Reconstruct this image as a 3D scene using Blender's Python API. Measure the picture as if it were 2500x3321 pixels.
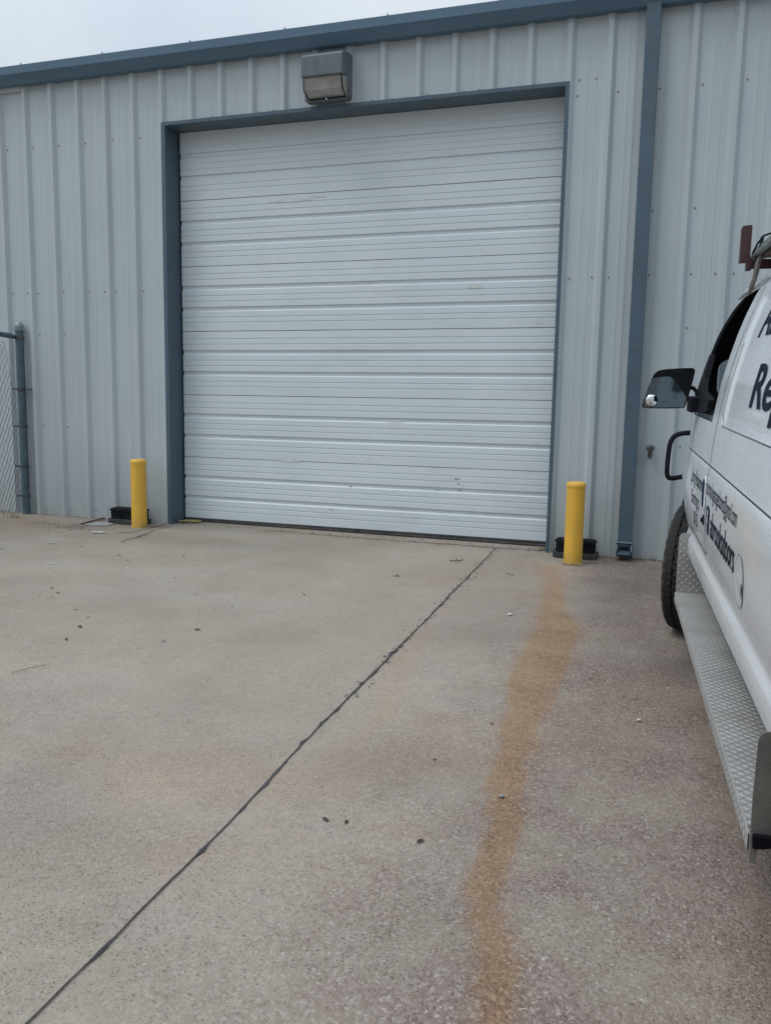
import bpy, bmesh, math, random
import numpy as np
from mathutils import Vector, Matrix
random.seed(7); rng = np.random.default_rng(7)
for o in list(bpy.data.objects): bpy.data.objects.remove(o)
scn = bpy.context.scene; COL = scn.collection
PI = math.pi; R = math.radians

# ------------------------------------------------------------------ camera
CAMP = Vector((4.497541, -6.963271, 1.227371)); YAW, PITCH, ROLL = 0.3191304, -0.1331130, 0.0170978
def cam_axes():
    cy, sy, cp, sp = math.cos(YAW), math.sin(YAW), math.cos(PITCH), math.sin(PITCH)
    f = Vector((-sy*cp, cy*cp, sp)); r = Vector((cy, sy, 0)); u = r.cross(f)
    c, s = math.cos(ROLL), math.sin(ROLL)
    return c*r + s*u, -s*r + c*u, f
cr, cu, cf = cam_axes()
cam = bpy.data.cameras.new('camera'); co = bpy.data.objects.new('camera', cam); COL.objects.link(co)
co.matrix_world = Matrix(((cr.x, cu.x, -cf.x, CAMP.x), (cr.y, cu.y, -cf.y, CAMP.y), (cr.z, cu.z, -cf.z, CAMP.z), (0, 0, 0, 1)))
cam.sensor_fit = 'VERTICAL'; cam.sensor_height = 36.0; cam.lens = 2700.88/3321*36.0
cam.clip_start = 0.05; cam.clip_end = 2000
scn.camera = co

# ------------------------------------------------------------------ sky, sun, exposure
SUN_EL, SUN_AZ = R(58), R(235)      # compass-like azimuth: behind the camera and to its left
w = bpy.data.worlds.new('World'); scn.world = w; w.use_nodes = True
nt = w.node_tree; nt.nodes.clear(); N = nt.nodes.new; L = nt.links.new
out = N('ShaderNodeOutputWorld'); bg = N('ShaderNodeBackground'); bg.inputs['Strength'].default_value = 0.1
sky = N('ShaderNodeTexSky'); sky.sky_type = 'NISHITA'; sky.sun_disc = False
sky.sun_elevation = SUN_EL; sky.sun_rotation = SUN_AZ; sky.dust_density = 3.0
tc = N('ShaderNodeTexCoord'); sep = N('ShaderNodeSeparateXYZ'); L(tc.outputs['Generated'], sep.inputs[0])
nz = N('ShaderNodeTexNoise'); nz.inputs['Scale'].default_value = 2.2; nz.inputs['Detail'].default_value = 5; nz.inputs['Roughness'].default_value = .55
L(tc.outputs['Generated'], nz.inputs['Vector'])
rampc = N('ShaderNodeValToRGB'); rampc.color_ramp.elements[0].position = .3; rampc.color_ramp.elements[1].position = .72
rampc.color_ramp.elements[0].color = (.74, .81, .88, 1); rampc.color_ramp.elements[1].color = (1, 1, 1, 1)
L(nz.outputs['Fac'], rampc.inputs['Fac'])
# an overcast layer is brighter overhead and towards the veiled sun on the left
m1 = N('ShaderNodeMath'); m1.operation = 'MULTIPLY_ADD'; L(sep.outputs['Z'], m1.inputs[0]); m1.inputs[1].default_value = 14.0; m1.inputs[2].default_value = 3.0
m2 = N('ShaderNodeMath'); m2.operation = 'MULTIPLY_ADD'; L(sep.outputs['X'], m2.inputs[0]); m2.inputs[1].default_value = -2.0; L(m1.outputs[0], m2.inputs[2])
sc = N('ShaderNodeMix'); sc.data_type = 'RGBA'; sc.blend_type = 'MULTIPLY'; sc.inputs[0].default_value = 1
L(rampc.outputs['Color'], sc.inputs[6]); cmb = N('ShaderNodeCombineColor')
for i, k in enumerate((.93, 1.0, 1.06)):
    mm = N('ShaderNodeMath'); mm.operation = 'MULTIPLY'; L(m2.outputs[0], mm.inputs[0]); mm.inputs[1].default_value = k; L(mm.outputs[0], cmb.inputs[i])
L(cmb.outputs[0], sc.inputs[7])
mx = N('ShaderNodeMix'); mx.data_type = 'RGBA'; mx.inputs[0].default_value = .88
L(sky.outputs[0], mx.inputs[6]); L(sc.outputs[2], mx.inputs[7]); L(mx.outputs[2], bg.inputs['Color']); L(bg.outputs[0], out.inputs[0])
sl = bpy.data.lights.new('sun', 'SUN'); sl.energy = 1.0; sl.angle = R(25); sl.color = (1, .97, .93)
so = bpy.data.objects.new('sun', sl); COL.objects.link(so)
sd = Vector((math.sin(SUN_AZ)*math.cos(SUN_EL), math.cos(SUN_AZ)*math.cos(SUN_EL), math.sin(SUN_EL)))
so.rotation_euler = sd.to_track_quat('Z', 'Y').to_euler(); so.location = (0, -10, 20)
vs = scn.view_settings; vs.view_transform = 'Standard'; vs.look = 'None'; vs.gamma = 1; vs.exposure = 0.0

# ------------------------------------------------------------------ helpers
def empty(name, loc=(0, 0, 0), mat=None):
    o = bpy.data.objects.new(name, None); COL.objects.link(o); o.empty_display_size = .1
    if mat is not None: o.matrix_world = mat
    else: o.location = loc
    return o
def tag(o, label=None, cat=None, group=None, kind=None):
    if label: o['label'] = label
    if cat: o['category'] = cat
    if group: o['group'] = group
    if kind: o['kind'] = kind
    return o
def copy_tree(o, parent=None):
    c = o.copy(); COL.objects.link(c); c.parent = parent
    for ch in [x for x in bpy.data.objects if x.parent == o]: copy_tree(ch, c)
    return c

class MB:
    def __init__(s): s.v = []; s.f = []
    def add(s, vs, fs):
        n = len(s.v); s.v += [tuple(p) for p in vs]; s.f += [tuple(i+n for i in f) for f in fs]
    def box(s, x0, x1, y0, y1, z0, z1):
        s.add([(x0,y0,z0),(x1,y0,z0),(x1,y1,z0),(x0,y1,z0),(x0,y0,z1),(x1,y0,z1),(x1,y1,z1),(x0,y1,z1)],
              [(0,3,2,1),(4,5,6,7),(0,1,5,4),(1,2,6,5),(2,3,7,6),(3,0,4,7)])
    def grid(s, rows, flip=False):
        n = len(rows[0]); vs = [p for r in rows for p in r]; fs = []
        for i in range(len(rows)-1):
            for j in range(n-1):
                q = (i*n+j, i*n+j+1, (i+1)*n+j+1, (i+1)*n+j); fs.append(q[::-1] if flip else q)
        s.add(vs, fs)
    def prism(s, poly, axis, a, b):
        """poly: 2D outline; extruded along axis ('x','y','z') from a to b"""
        def P(p, t): return {'x': (t, p[0], p[1]), 'y': (p[0], t, p[1]), 'z': (p[0], p[1], t)}[axis]
        n = len(poly); s.add([P(p, a) for p in poly]+[P(p, b) for p in poly],
              [tuple(range(n))[::-1], tuple(range(n, 2*n))]+[(i, (i+1) % n, n+(i+1) % n, n+i) for i in range(n)])
    def tube(s, pts, r, k=6, cap=True):
        pts = [Vector(p) for p in pts]; rs = r if isinstance(r, (list, tuple)) else [r]*len(pts); rings = []
        up = None
        for i, p in enumerate(pts):
            d = (pts[min(i+1, len(pts)-1)]-pts[max(i-1, 0)]).normalized()
            if up is None: up = Vector((0, 0, 1)) if abs(d.z) < .9 else Vector((1, 0, 0))
            a = (up-d*up.dot(d)).normalized(); b = d.cross(a); up = a
            rings.append([tuple(p+rs[i]*(math.cos(2*PI*j/k)*a+math.sin(2*PI*j/k)*b)) for j in range(k)])
        vs = [q for g in rings for q in g]; fs = []
        for i in range(len(pts)-1):
            for j in range(k): fs.append((i*k+j, i*k+(j+1) % k, (i+1)*k+(j+1) % k, (i+1)*k+j))
        if cap: fs += [tuple(range(k))[::-1], tuple(range(len(vs)-k, len(vs)))]
        s.add(vs, fs)
    def lathe(s, prof, k=32, c=(0, 0, 0), axis='z'):
        """prof: (r, h) pairs"""
        vs = []; fs = []
        for (r, h) in prof:
            for j in range(k):
                a = 2*PI*j/k; q = (r*math.cos(a), r*math.sin(a), h)
                if axis == 'x': q = (h, q[0], q[1])
                if axis == 'y': q = (q[0], h, q[1])
                vs.append((c[0]+q[0], c[1]+q[1], c[2]+q[2]))
        for i in range(len(prof)-1):
            for j in range(k): fs.append((i*k+j, i*k+(j+1) % k, (i+1)*k+(j+1) % k, (i+1)*k+j))
        s.add(vs, fs)
    def build(s, name, m, parent=None, smooth=False, bevel=0, auto=None, loc=None):
        me = bpy.data.meshes.new(name); me.from_pydata(s.v, [], s.f); me.validate(); me.update()
        bm = bmesh.new(); bm.from_mesh(me); bmesh.ops.recalc_face_normals(bm, faces=bm.faces); bm.to_mesh(me); bm.free()
        if m: me.materials.append(m)
        o = bpy.data.objects.new(name, me); COL.objects.link(o)
        if parent: o.parent = parent
        if loc: o.location = loc
        if smooth or auto:
            me.polygons.foreach_set('use_smooth', [True]*len(me.polygons))
            if auto: me.set_sharp_from_angle(angle=R(auto))
        if bevel:
            b = o.modifiers.new('bevel', 'BEVEL'); b.width = bevel; b.segments = 2; b.limit_method = 'ANGLE'; b.angle_limit = R(40)
        return o

def fbm(x, y, sc, octv=4, seed=0):
    x = np.asarray(x, float)*sc; y = np.asarray(y, float)*sc; t = 0; a = .5; n = 0
    def h(i, j, s):
        v = np.sin(i*127.1+j*311.7+s*74.7)*43758.5453; return v-np.floor(v)
    for o in range(octv):
        i = np.floor(x); j = np.floor(y); fx = x-i; fy = y-j; fx = fx*fx*(3-2*fx); fy = fy*fy*(3-2*fy); s = seed+o*13
        t = t+a*((h(i, j, s)*(1-fx)+h(i+1, j, s)*fx)*(1-fy)+(h(i, j+1, s)*(1-fx)+h(i+1, j+1, s)*fx)*fy); n += a; a *= .5; x = x*2.03; y = y*2.03
    return t/n

# ------------------------------------------------------------------ materials
def newmat(name):
    m = bpy.data.materials.new(name); m.use_nodes = True; nt = m.node_tree; b = nt.nodes['Principled BSDF']; return m, nt, b
def setp(b, **k):
    names = dict(rough='Roughness', metal='Metallic', coat='Coat Weight', crough='Coat Roughness', spec='Specular IOR Level', trans='Transmission Weight', ior='IOR', alpha='Alpha')
    for a, v in k.items(): b.inputs[names[a]].default_value = v
def noise(nt, scale, detail=4, rough=.55, vec=None, dist=0):
    n = nt.nodes.new('ShaderNodeTexNoise'); n.inputs['Scale'].default_value = scale; n.inputs['Detail'].default_value = detail
    n.inputs['Roughness'].default_value = rough; n.inputs['Distortion'].default_value = dist
    if vec: nt.links.new(vec, n.inputs['Vector'])
    return n.outputs['Fac']
def ramp(nt, fac, stops):
    r = nt.nodes.new('ShaderNodeValToRGB'); e = r.color_ramp.elements
    while len(e) < len(stops): e.new(.5)
    for i, (p, c) in enumerate(stops):
        e[i].position = p; e[i].color = (*c, 1) if isinstance(c, tuple) else (c, c, c, 1)
    nt.links.new(fac, r.inputs['Fac']); return r.outputs['Color']
def mix(nt, fac, a, b, blend='MIX'):
    m = nt.nodes.new('ShaderNodeMix'); m.data_type = 'RGBA'; m.blend_type = blend
    for i, x in ((0, fac), (6, a), (7, b)):
        if isinstance(x, (int, float)): m.inputs[i].default_value = x
        elif isinstance(x, tuple): m.inputs[i].default_value = (*x, 1)
        else: nt.links.new(x, m.inputs[i])
    return m.outputs[2]
def math_(nt, op, a, b=0.0, c=None, clamp=False):
    m = nt.nodes.new('ShaderNodeMath'); m.operation = op; m.use_clamp = clamp
    for i, x in enumerate((a, b, c)):
        if x is None: continue
        if isinstance(x, (int, float)): m.inputs[i].default_value = x
        else: nt.links.new(x, m.inputs[i])
    return m.outputs[0]
def bump(nt, b, h, strength=.3, dist=.002):
    n = nt.nodes.new('ShaderNodeBump'); n.inputs['Strength'].default_value = strength; n.inputs['Distance'].default_value = dist
    nt.links.new(h, n.inputs['Height']); nt.links.new(n.outputs[0], b.inputs['Normal'])
def objc(nt, scale=None):
    t = nt.nodes.new('ShaderNodeTexCoord')
    if not scale: return t.outputs['Object']
    mp = nt.nodes.new('ShaderNodeMapping'); mp.inputs['Scale'].default_value = scale; nt.links.new(t.outputs['Object'], mp.inputs[0]); return mp.outputs[0]
def simple(name, c, rough=.5, metal=0, var=.12, scale=6, grime=None, coat=0, bmp=0, bscale=200, stretch=None, spec=.5):
    m, nt, b = newmat(name); v = objc(nt, stretch)
    lo = tuple(x*(1-var) for x in c); hi = tuple(min(1, x*(1+var)) for x in c)
    col = ramp(nt, noise(nt, scale, 5, .6, v), [(.3, lo), (.7, hi)])
    if grime:
        gc, amt, gs = grime
        g = ramp(nt, noise(nt, gs, 7, .65, v), [(.5, 0.0), (.75, amt)])
        col = mix(nt, g, col, gc)
    nt.links.new(col, b.inputs['Base Color']); setp(b, rough=rough, metal=metal, coat=coat, crough=.1, spec=spec)
    nt.links.new(ramp(nt, noise(nt, scale*2.7, 4, .6, v), [(.3, rough*.85), (.7, min(1, rough*1.15))]), b.inputs['Roughness'])
    if bmp: bump(nt, b, noise(nt, bscale, 3, .6, v), bmp, .001)
    return m

def wall_material():
    m, nt, b = newmat('painted_wall_metal'); v = objc(nt)
    base = ramp(nt, noise(nt, 1.3, 4, .5, v), [(.3, (.425, .480, .512)), (.7, (.465, .520, .550))])
    st = ramp(nt, noise(nt, 1, 6, .6, objc(nt, (9, 1, .35))), [(.45, 0.0), (.8, .22)])
    base = mix(nt, st, base, (.30, .31, .31))
    # splash dirt along the foot of the wall
    s = nt.nodes.new('ShaderNodeSeparateXYZ'); nt.links.new(v, s.inputs[0])
    foot = math_(nt, 'SUBTRACT', .75, s.outputs['Z'], clamp=True)
    foot = math_(nt, 'MULTIPLY', foot, noise(nt, 5, 6, .7, objc(nt, (2, 1, .6))), clamp=True)
    base = mix(nt, math_(nt, 'MULTIPLY', foot, .7), base, (.24, .23, .20))
    nt.links.new(base, b.inputs['Base Color']); setp(b, rough=.42, spec=.4)
    bump(nt, b, noise(nt, 3.2, 2, .5, objc(nt, (1, 1, .5))), .12, .01); return m
M = {}
M['wall'] = wall_material()
M['trim'] = simple('blue_grey_trim_paint', (.066, .108, .146), .42, var=.10, scale=3, grime=((.16, .17, .17), .25, 9))
M['gutter'] = simple('blue_grey_gutter_paint', (.080, .150, .218), .40, var=.08, scale=2.2, grime=((.13, .17, .20), .25, 5), stretch=(.4, 2, 2))
def door_material():
    m, nt, b = newmat('white_door_paint'); v = objc(nt)
    base = ramp(nt, noise(nt, 1.1, 5, .6, v), [(.3, (.600, .665, .705)), (.7, (.655, .715, .752))])
    g = ramp(nt, noise(nt, 2.4, 8, .7, objc(nt, (.6, 1, 2.2))), [(.55, 0.0), (.85, .42)])
    base = mix(nt, g, base, (.40, .40, .39))
    sc = ramp(nt, noise(nt, 34, 3, .8, objc(nt, (.25, 1, 1.6))), [(.71, 0.0), (.78, .5)])
    base = mix(nt, sc, base, (.22, .22, .21))
    nt.links.new(base, b.inputs['Base Color']); setp(b, rough=.45, spec=.4); bump(nt, b, noise(nt, 90, 3, .6, v), .05, .001); return m
M['door'] = door_material()
M['smudge'] = simple('tan_smudge', (.60, .64, .64), .6, var=.12, scale=20)
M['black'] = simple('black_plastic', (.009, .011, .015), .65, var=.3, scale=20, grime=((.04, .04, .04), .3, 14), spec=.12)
M['rubber'] = simple('black_rubber', (.016, .016, .017), .8, var=.3, scale=20)
M['seal'] = simple('dusty_door_seal', (.055, .055, .057), .8, var=.4, scale=10, grime=((.14, .12, .1), .5, 8))
M['yellow'] = simple('yellow_bollard_sleeve', (.74, .43, .052), .42, var=.05, scale=4, grime=((.45, .28, .08), .30, 14), bmp=.15, bscale=160)
def bollard_paint():
    m, nt, b = newmat('yellow_bollard_paint'); v = objc(nt)
    c = ramp(nt, noise(nt, 5, 5, .6, v), [(.3, (.70, .41, .050)), (.7, (.78, .455, .056))])
    s = nt.nodes.new('ShaderNodeSeparateXYZ'); nt.links.new(v, s.inputs[0])
    foot = math_(nt, 'MULTIPLY', math_(nt, 'SUBTRACT', 1.0, math_(nt, 'MULTIPLY', s.outputs['Z'], 8.0), clamp=True), ramp(nt, noise(nt, 22, 6, .75, v), [(.35, 0.0), (.65, 1.0)]))
    c = mix(nt, math_(nt, 'MULTIPLY', foot, .75), c, (.22, .17, .09))
    st = ramp(nt, noise(nt, 1, 5, .6, objc(nt, (28, 28, 1.6))), [(.50, 0.0), (.75, .45)]); c = mix(nt, st, c, (.46, .30, .08))
    ch = ramp(nt, noise(nt, 46, 3, .7, v), [(.70, 0.0), (.725, .8)]); c = mix(nt, ch, c, (.20, .14, .07))
    nt.links.new(c, b.inputs['Base Color']); setp(b, rough=.45); bump(nt, b, noise(nt, 120, 3, .6, v), .2, .001); return m
M['yellow'] = bollard_paint()
M['galv'] = simple('dull_galvanised_steel', (.20, .245, .27), .5, .55, .22, 14, grime=((.16, .17, .17), .4, 5))
M['post'] = simple('blue_grey_fence_pipe', (.075, .122, .150), .5, .2, .25, 14, grime=((.14, .16, .16), .4, 5))
M['wire'] = simple('weathered_fence_wire', (.085, .09, .095), .6, .4, .3, 30)
M['white'] = simple('white_van_paint', (.71, .755, .80), .28, var=.02, scale=2, grime=((.56, .59, .62), .30, 1.6), coat=.6)
M['sign_blue'] = simple('navy_vinyl_lettering', (.008, .013, .036), .6, var=.15, scale=6, spec=.08)
M['logo_blue'] = simple('blue_vinyl_badge', (.010, .018, .075), .6, var=.1, spec=.1)
M['seam'] = simple('dark_panel_gap', (.05, .055, .062), .8, var=.3)
M['dark'] = simple('dark_cab_lining', (.008, .009, .013), .9, var=.3, spec=.1)
M['rackred'] = simple('red_oxide_rack_steel', (.055, .022, .022), .55, var=.35, scale=16, grime=((.02, .015, .015), .5, 20))
M['pvc'] = simple('dusty_grey_pipe', (.15, .175, .175), .5, var=.25, scale=9, grime=((.1, .09, .08), .6, 7))
M['ropegrey'] = simple('frayed_grey_rope', (.15, .145, .135), .9, var=.35, scale=60, bmp=.6, bscale=300)
M['ropeyel'] = simple('dirty_yellow_rope', (.30, .245, .10), .9, var=.35, scale=60, bmp=.5, bscale=300)
M['brown'] = simple('wooden_rack_board', (.16, .11, .09), .8, var=.35, scale=12, stretch=(1, 6, 1))
M['chrome'] = simple('mirror_silver', (.75, .77, .80), .04, 1, .02)
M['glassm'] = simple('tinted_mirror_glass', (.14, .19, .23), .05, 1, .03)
M['glass'] = simple('dark_window_glass', (.02, .024, .03), .06, 0, .1)
M['leaf'] = simple('dry_brown_leaf', (.05, .038, .028), .8, var=.4, scale=40)
M['twig'] = simple('grey_brown_twig', (.085, .07, .055), .85, var=.4, scale=40)
M['straw'] = simple('tan_straw', (.30, .23, .13), .8, var=.3, scale=40)
M['pale'] = simple('pale_scrap', (.50, .50, .47), .7, var=.15, scale=30)
M['crack'] = simple('dirt_filled_crack', (.06, .055, .05), .95, var=.4, scale=30)
M['sealant'] = simple('aged_joint_sealant', (.038, .036, .040), .7, var=.5, scale=9, grime=((.11, .108, .125), .8, 6), bmp=.5, bscale=120)
M['fixture'] = simple('grey_fixture_enamel', (.105, .130, .150), .5, var=.2, scale=7, grime=((.16, .17, .17), .5, 10), stretch=(2, 1, .6))
M['weed'] = simple('dry_weed_stems', (.14, .12, .06), .85, var=.4, scale=30)

def tread_material():
    m, nt, b = newmat('alloy_tread_plate'); v = objc(nt)
    c = ramp(nt, noise(nt, 7, 6, .65, v), [(.3, (.33, .33, .325)), (.7, (.43, .43, .42))])
    c = mix(nt, ramp(nt, noise(nt, 3, 7, .7, v), [(.5, 0.0), (.8, .45)]), c, (.25, .22, .18))
    nt.links.new(c, b.inputs['Base Color']); setp(b, rough=.5, metal=.3); bump(nt, b, noise(nt, 220, 3, .6, v), .12, .001); return m
M['tread'] = tread_material()
def plate_back():
    m, nt, b = newmat('stained_plate_back'); v = objc(nt)
    c = ramp(nt, noise(nt, 9, 7, .7, v), [(.3, (.16, .158, .145)), (.7, (.28, .27, .245))])
    c = mix(nt, ramp(nt, noise(nt, 40, 4, .7, v), [(.62, 0.0), (.7, .6)]), c, (.05, .045, .04))
    nt.links.new(c, b.inputs['Base Color']); setp(b, rough=.62, metal=.5); return m
M['tread_back'] = plate_back()
def tyre_material():
    m, nt, b = newmat('dusty_tyre'); v = objc(nt)
    c = ramp(nt, noise(nt, 9, 6, .7, v), [(.3, (.011, .011, .012)), (.7, (.020, .019, .019))])
    s = nt.nodes.new('ShaderNodeSeparateXYZ'); nt.links.new(v, s.inputs[0])     # road dust on the outer sidewall
    s2 = math_(nt, 'MULTIPLY', s.outputs['X'], 20, clamp=True)
    d = ramp(nt, s2, [(.15, .75), (.55, .0)])
    d = mix(nt, 1.0, d, ramp(nt, noise(nt, 14, 5, .7, v), [(.25, .45), (.7, 1.0)]), 'MULTIPLY')
    c = mix(nt, d, c, (.095, .072, .058))
    nt.links.new(c, b.inputs['Base Color']); setp(b, rough=.85); return m
M['tyre'] = tyre_material()
def lens_material():
    m, nt, b = newmat('yellowed_prismatic_lens'); v = objc(nt)
    c = ramp(nt, noise(nt, 7, 6, .7, v), [(.3, (.22, .22, .21)), (.55, (.34, .33, .30)), (.75, (.44, .42, .34))])
    nt.links.new(c, b.inputs['Base Color']); setp(b, rough=.22, trans=.0, coat=.6, crough=.1)
    wv = nt.nodes.new('ShaderNodeTexWave'); wv.wave_type = 'BANDS'; wv.bands_direction = 'Z'; wv.inputs['Scale'].default_value = 22; wv.inputs['Distortion'].default_value = 1.2
    nt.links.new(v, wv.inputs['Vector']); bump(nt, b, wv.outputs['Fac'], .25, .003); return m
M['lens'] = lens_material()

def ground_material():
    m, nt, b = newmat('exposed_aggregate_concrete'); v = objc(nt)
    at = nt.nodes.new('ShaderNodeAttribute'); at.attribute_name = 'mask'
    sp = nt.nodes.new('ShaderNodeSeparateColor'); nt.links.new(at.outputs['Color'], sp.inputs[0])
    rust, expo, dirt = sp.outputs[0], sp.outputs[1], sp.outputs[2]
    # cement paste
    paste = ramp(nt, noise(nt, 1.1, 6, .62, v), [(.28, (.312, .275, .228)), (.5, (.372, .334, .281)), (.74, (.418, .382, .327))])
    paste = mix(nt, ramp(nt, noise(nt, .8, 5, .6, v, .6), [(.46, 0.0), (.70, .55)]), paste, (.372, .290, .240))
    paste = mix(nt, ramp(nt, noise(nt, 1.7, 5, .6, v, .3), [(.56, 0.0), (.72, .35)]), paste, (.375, .368, .338))
    paste = mix(nt, ramp(nt, noise(nt, 26, 5, .75, v), [(.35, .22), (.65, 0.0)]), paste, (.15, .135, .12))
    # brushed and washed pebble texture
    vo = nt.nodes.new('ShaderNodeTexVoronoi'); vo.inputs['Scale'].default_value = 88; vo.inputs['Randomness'].default_value = 1
    wob = nt.nodes.new('ShaderNodeTexNoise'); wob.inputs['Scale'].default_value = 60; nt.links.new(v, wob.inputs['Vector'])
    va = nt.nodes.new('ShaderNodeVectorMath'); va.operation = 'MULTIPLY_ADD'; nt.links.new(wob.outputs['Color'], va.inputs[0]); va.inputs[1].default_value = (.012, .012, .012); nt.links.new(v, va.inputs[2])
    nt.links.new(va.outputs[0], vo.inputs['Vector'])
    cs = nt.nodes.new('ShaderNodeSeparateColor'); nt.links.new(vo.outputs['Color'], cs.inputs[0])
    peb = ramp(nt, cs.outputs[0], [(.0, (.198, .146, .124)), (.25, (.243, .186, .160)), (.5, (.278, .218, .189)), (.75, (.308, .248, .218)), (1.0, (.375, .325, .288))])
    edge = ramp(nt, vo.outputs['Distance'], [(.34, 0.0), (.62, 1.0)])
    peb = mix(nt, math_(nt, 'MULTIPLY', edge, .38), peb, (.19, .155, .14))
    patch = ramp(nt, noise(nt, 2.6, 6, .7, v), [(.33, .25), (.60, 1.0)])
    ef = mix(nt, 1.0, patch, expo, 'MULTIPLY')
    col = mix(nt, ef, paste, peb)
    # small irregular dark pits, and pale chips
    dens = ramp(nt, noise(nt, 3.1, 6, .65, v), [(.30, .25), (.62, 1.0)])
    pitn = noise(nt, 150, 2.5, .62, va.outputs[0], .4)
    thr = math_(nt, 'MULTIPLY_ADD', math_(nt, 'MULTIPLY', dens, math_(nt, 'MULTIPLY_ADD', expo, .75, .60)), .085, .335)
    pitf = math_(nt, 'MULTIPLY', math_(nt, 'SUBTRACT', thr, pitn), 22.0, clamp=True)
    col = mix(nt, math_(nt, 'MULTIPLY', pitf, .72), col, (.11, .084, .072))
    vo2 = nt.nodes.new('ShaderNodeVectorMath'); vo2.operation = 'ADD'; nt.links.new(v, vo2.inputs[0]); vo2.inputs[1].default_value = (7.3, 2.1, .4)
    chip = math_(nt, 'MULTIPLY', math_(nt, 'SUBTRACT', noise(nt, 74, 2, .6, vo2.outputs[0], .3), .63), 20.0, clamp=True)
    chip = math_(nt, 'MULTIPLY', chip, math_(nt, 'MULTIPLY_ADD', expo, .75, .1)); col = mix(nt, chip, col, (.46, .42, .375))
    # rust water stain and dirt
    rust = math_(nt, 'MULTIPLY_ADD', math_(nt, 'SUBTRACT', noise(nt, 75, 4, .75, v), .5), math_(nt, 'MULTIPLY', math_(nt, 'MULTIPLY', rust, math_(nt, 'SUBTRACT', 1.0, rust)), 5.0), rust, clamp=True)
    rmul = mix(nt, ramp(nt, noise(nt, 3.5, 5, .65, v), [(.3, 0.0), (.7, 1.0)]), (.98, .71, .44), (1.04, .80, .54))
    col = mix(nt, math_(nt, 'MULTIPLY', rust, .76), col, mix(nt, 1.0, col, rmul, 'MULTIPLY'))
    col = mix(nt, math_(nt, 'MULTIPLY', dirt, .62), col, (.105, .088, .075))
    nt.links.new(col, b.inputs['Base Color']); setp(b, rough=.9, spec=.25)
    hgt = math_(nt, 'SUBTRACT', math_(nt, 'MULTIPLY', math_(nt, 'SUBTRACT', 1.0, edge), ef), math_(nt, 'MULTIPLY', pitf, 1.2))
    hgt = math_(nt, 'ADD', hgt, math_(nt, 'MULTIPLY', noise(nt, 120, 4, .7, v), .5))
    bump(nt, b, hgt, .55, .004); return m
M['ground'] = ground_material()

# ------------------------------------------------------------------ ground
def gz(x, y):
    yy = np.clip(y, -14.0, 0.6) if not isinstance(y, (int, float)) else max(-14.0, min(.6, y))
    xx = np.clip(x, -12, 14) if not isinstance(x, (int, float)) else max(-12, min(14, x))
    return .030*yy-.003*xx+.005
RL = [(3.52,-.30),(3.58,-.50),(3.636,-.613),(3.74,-1.1),(3.796,-1.616),(3.845,-2.237),(3.85,-2.823),(3.885,-3.337),(3.929,-3.785),(4.015,-4.422),(4.048,-4.756),(4.097,-4.934),(4.129,-5.157),(4.151,-5.275),(4.2,-7)]
RR = [(3.95,-.30),(3.92,-.50),(3.863,-.609),(3.88,-1.0),(3.925,-1.445),(4.111,-2.138),(4.12,-2.725),(4.096,-3.201),(4.07,-3.542),(4.084,-3.944),(4.122,-4.291),(4.136,-4.55),(4.164,-4.828),(4.231,-5.072),(4.25,-5.241),(4.3,-7)]
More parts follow.
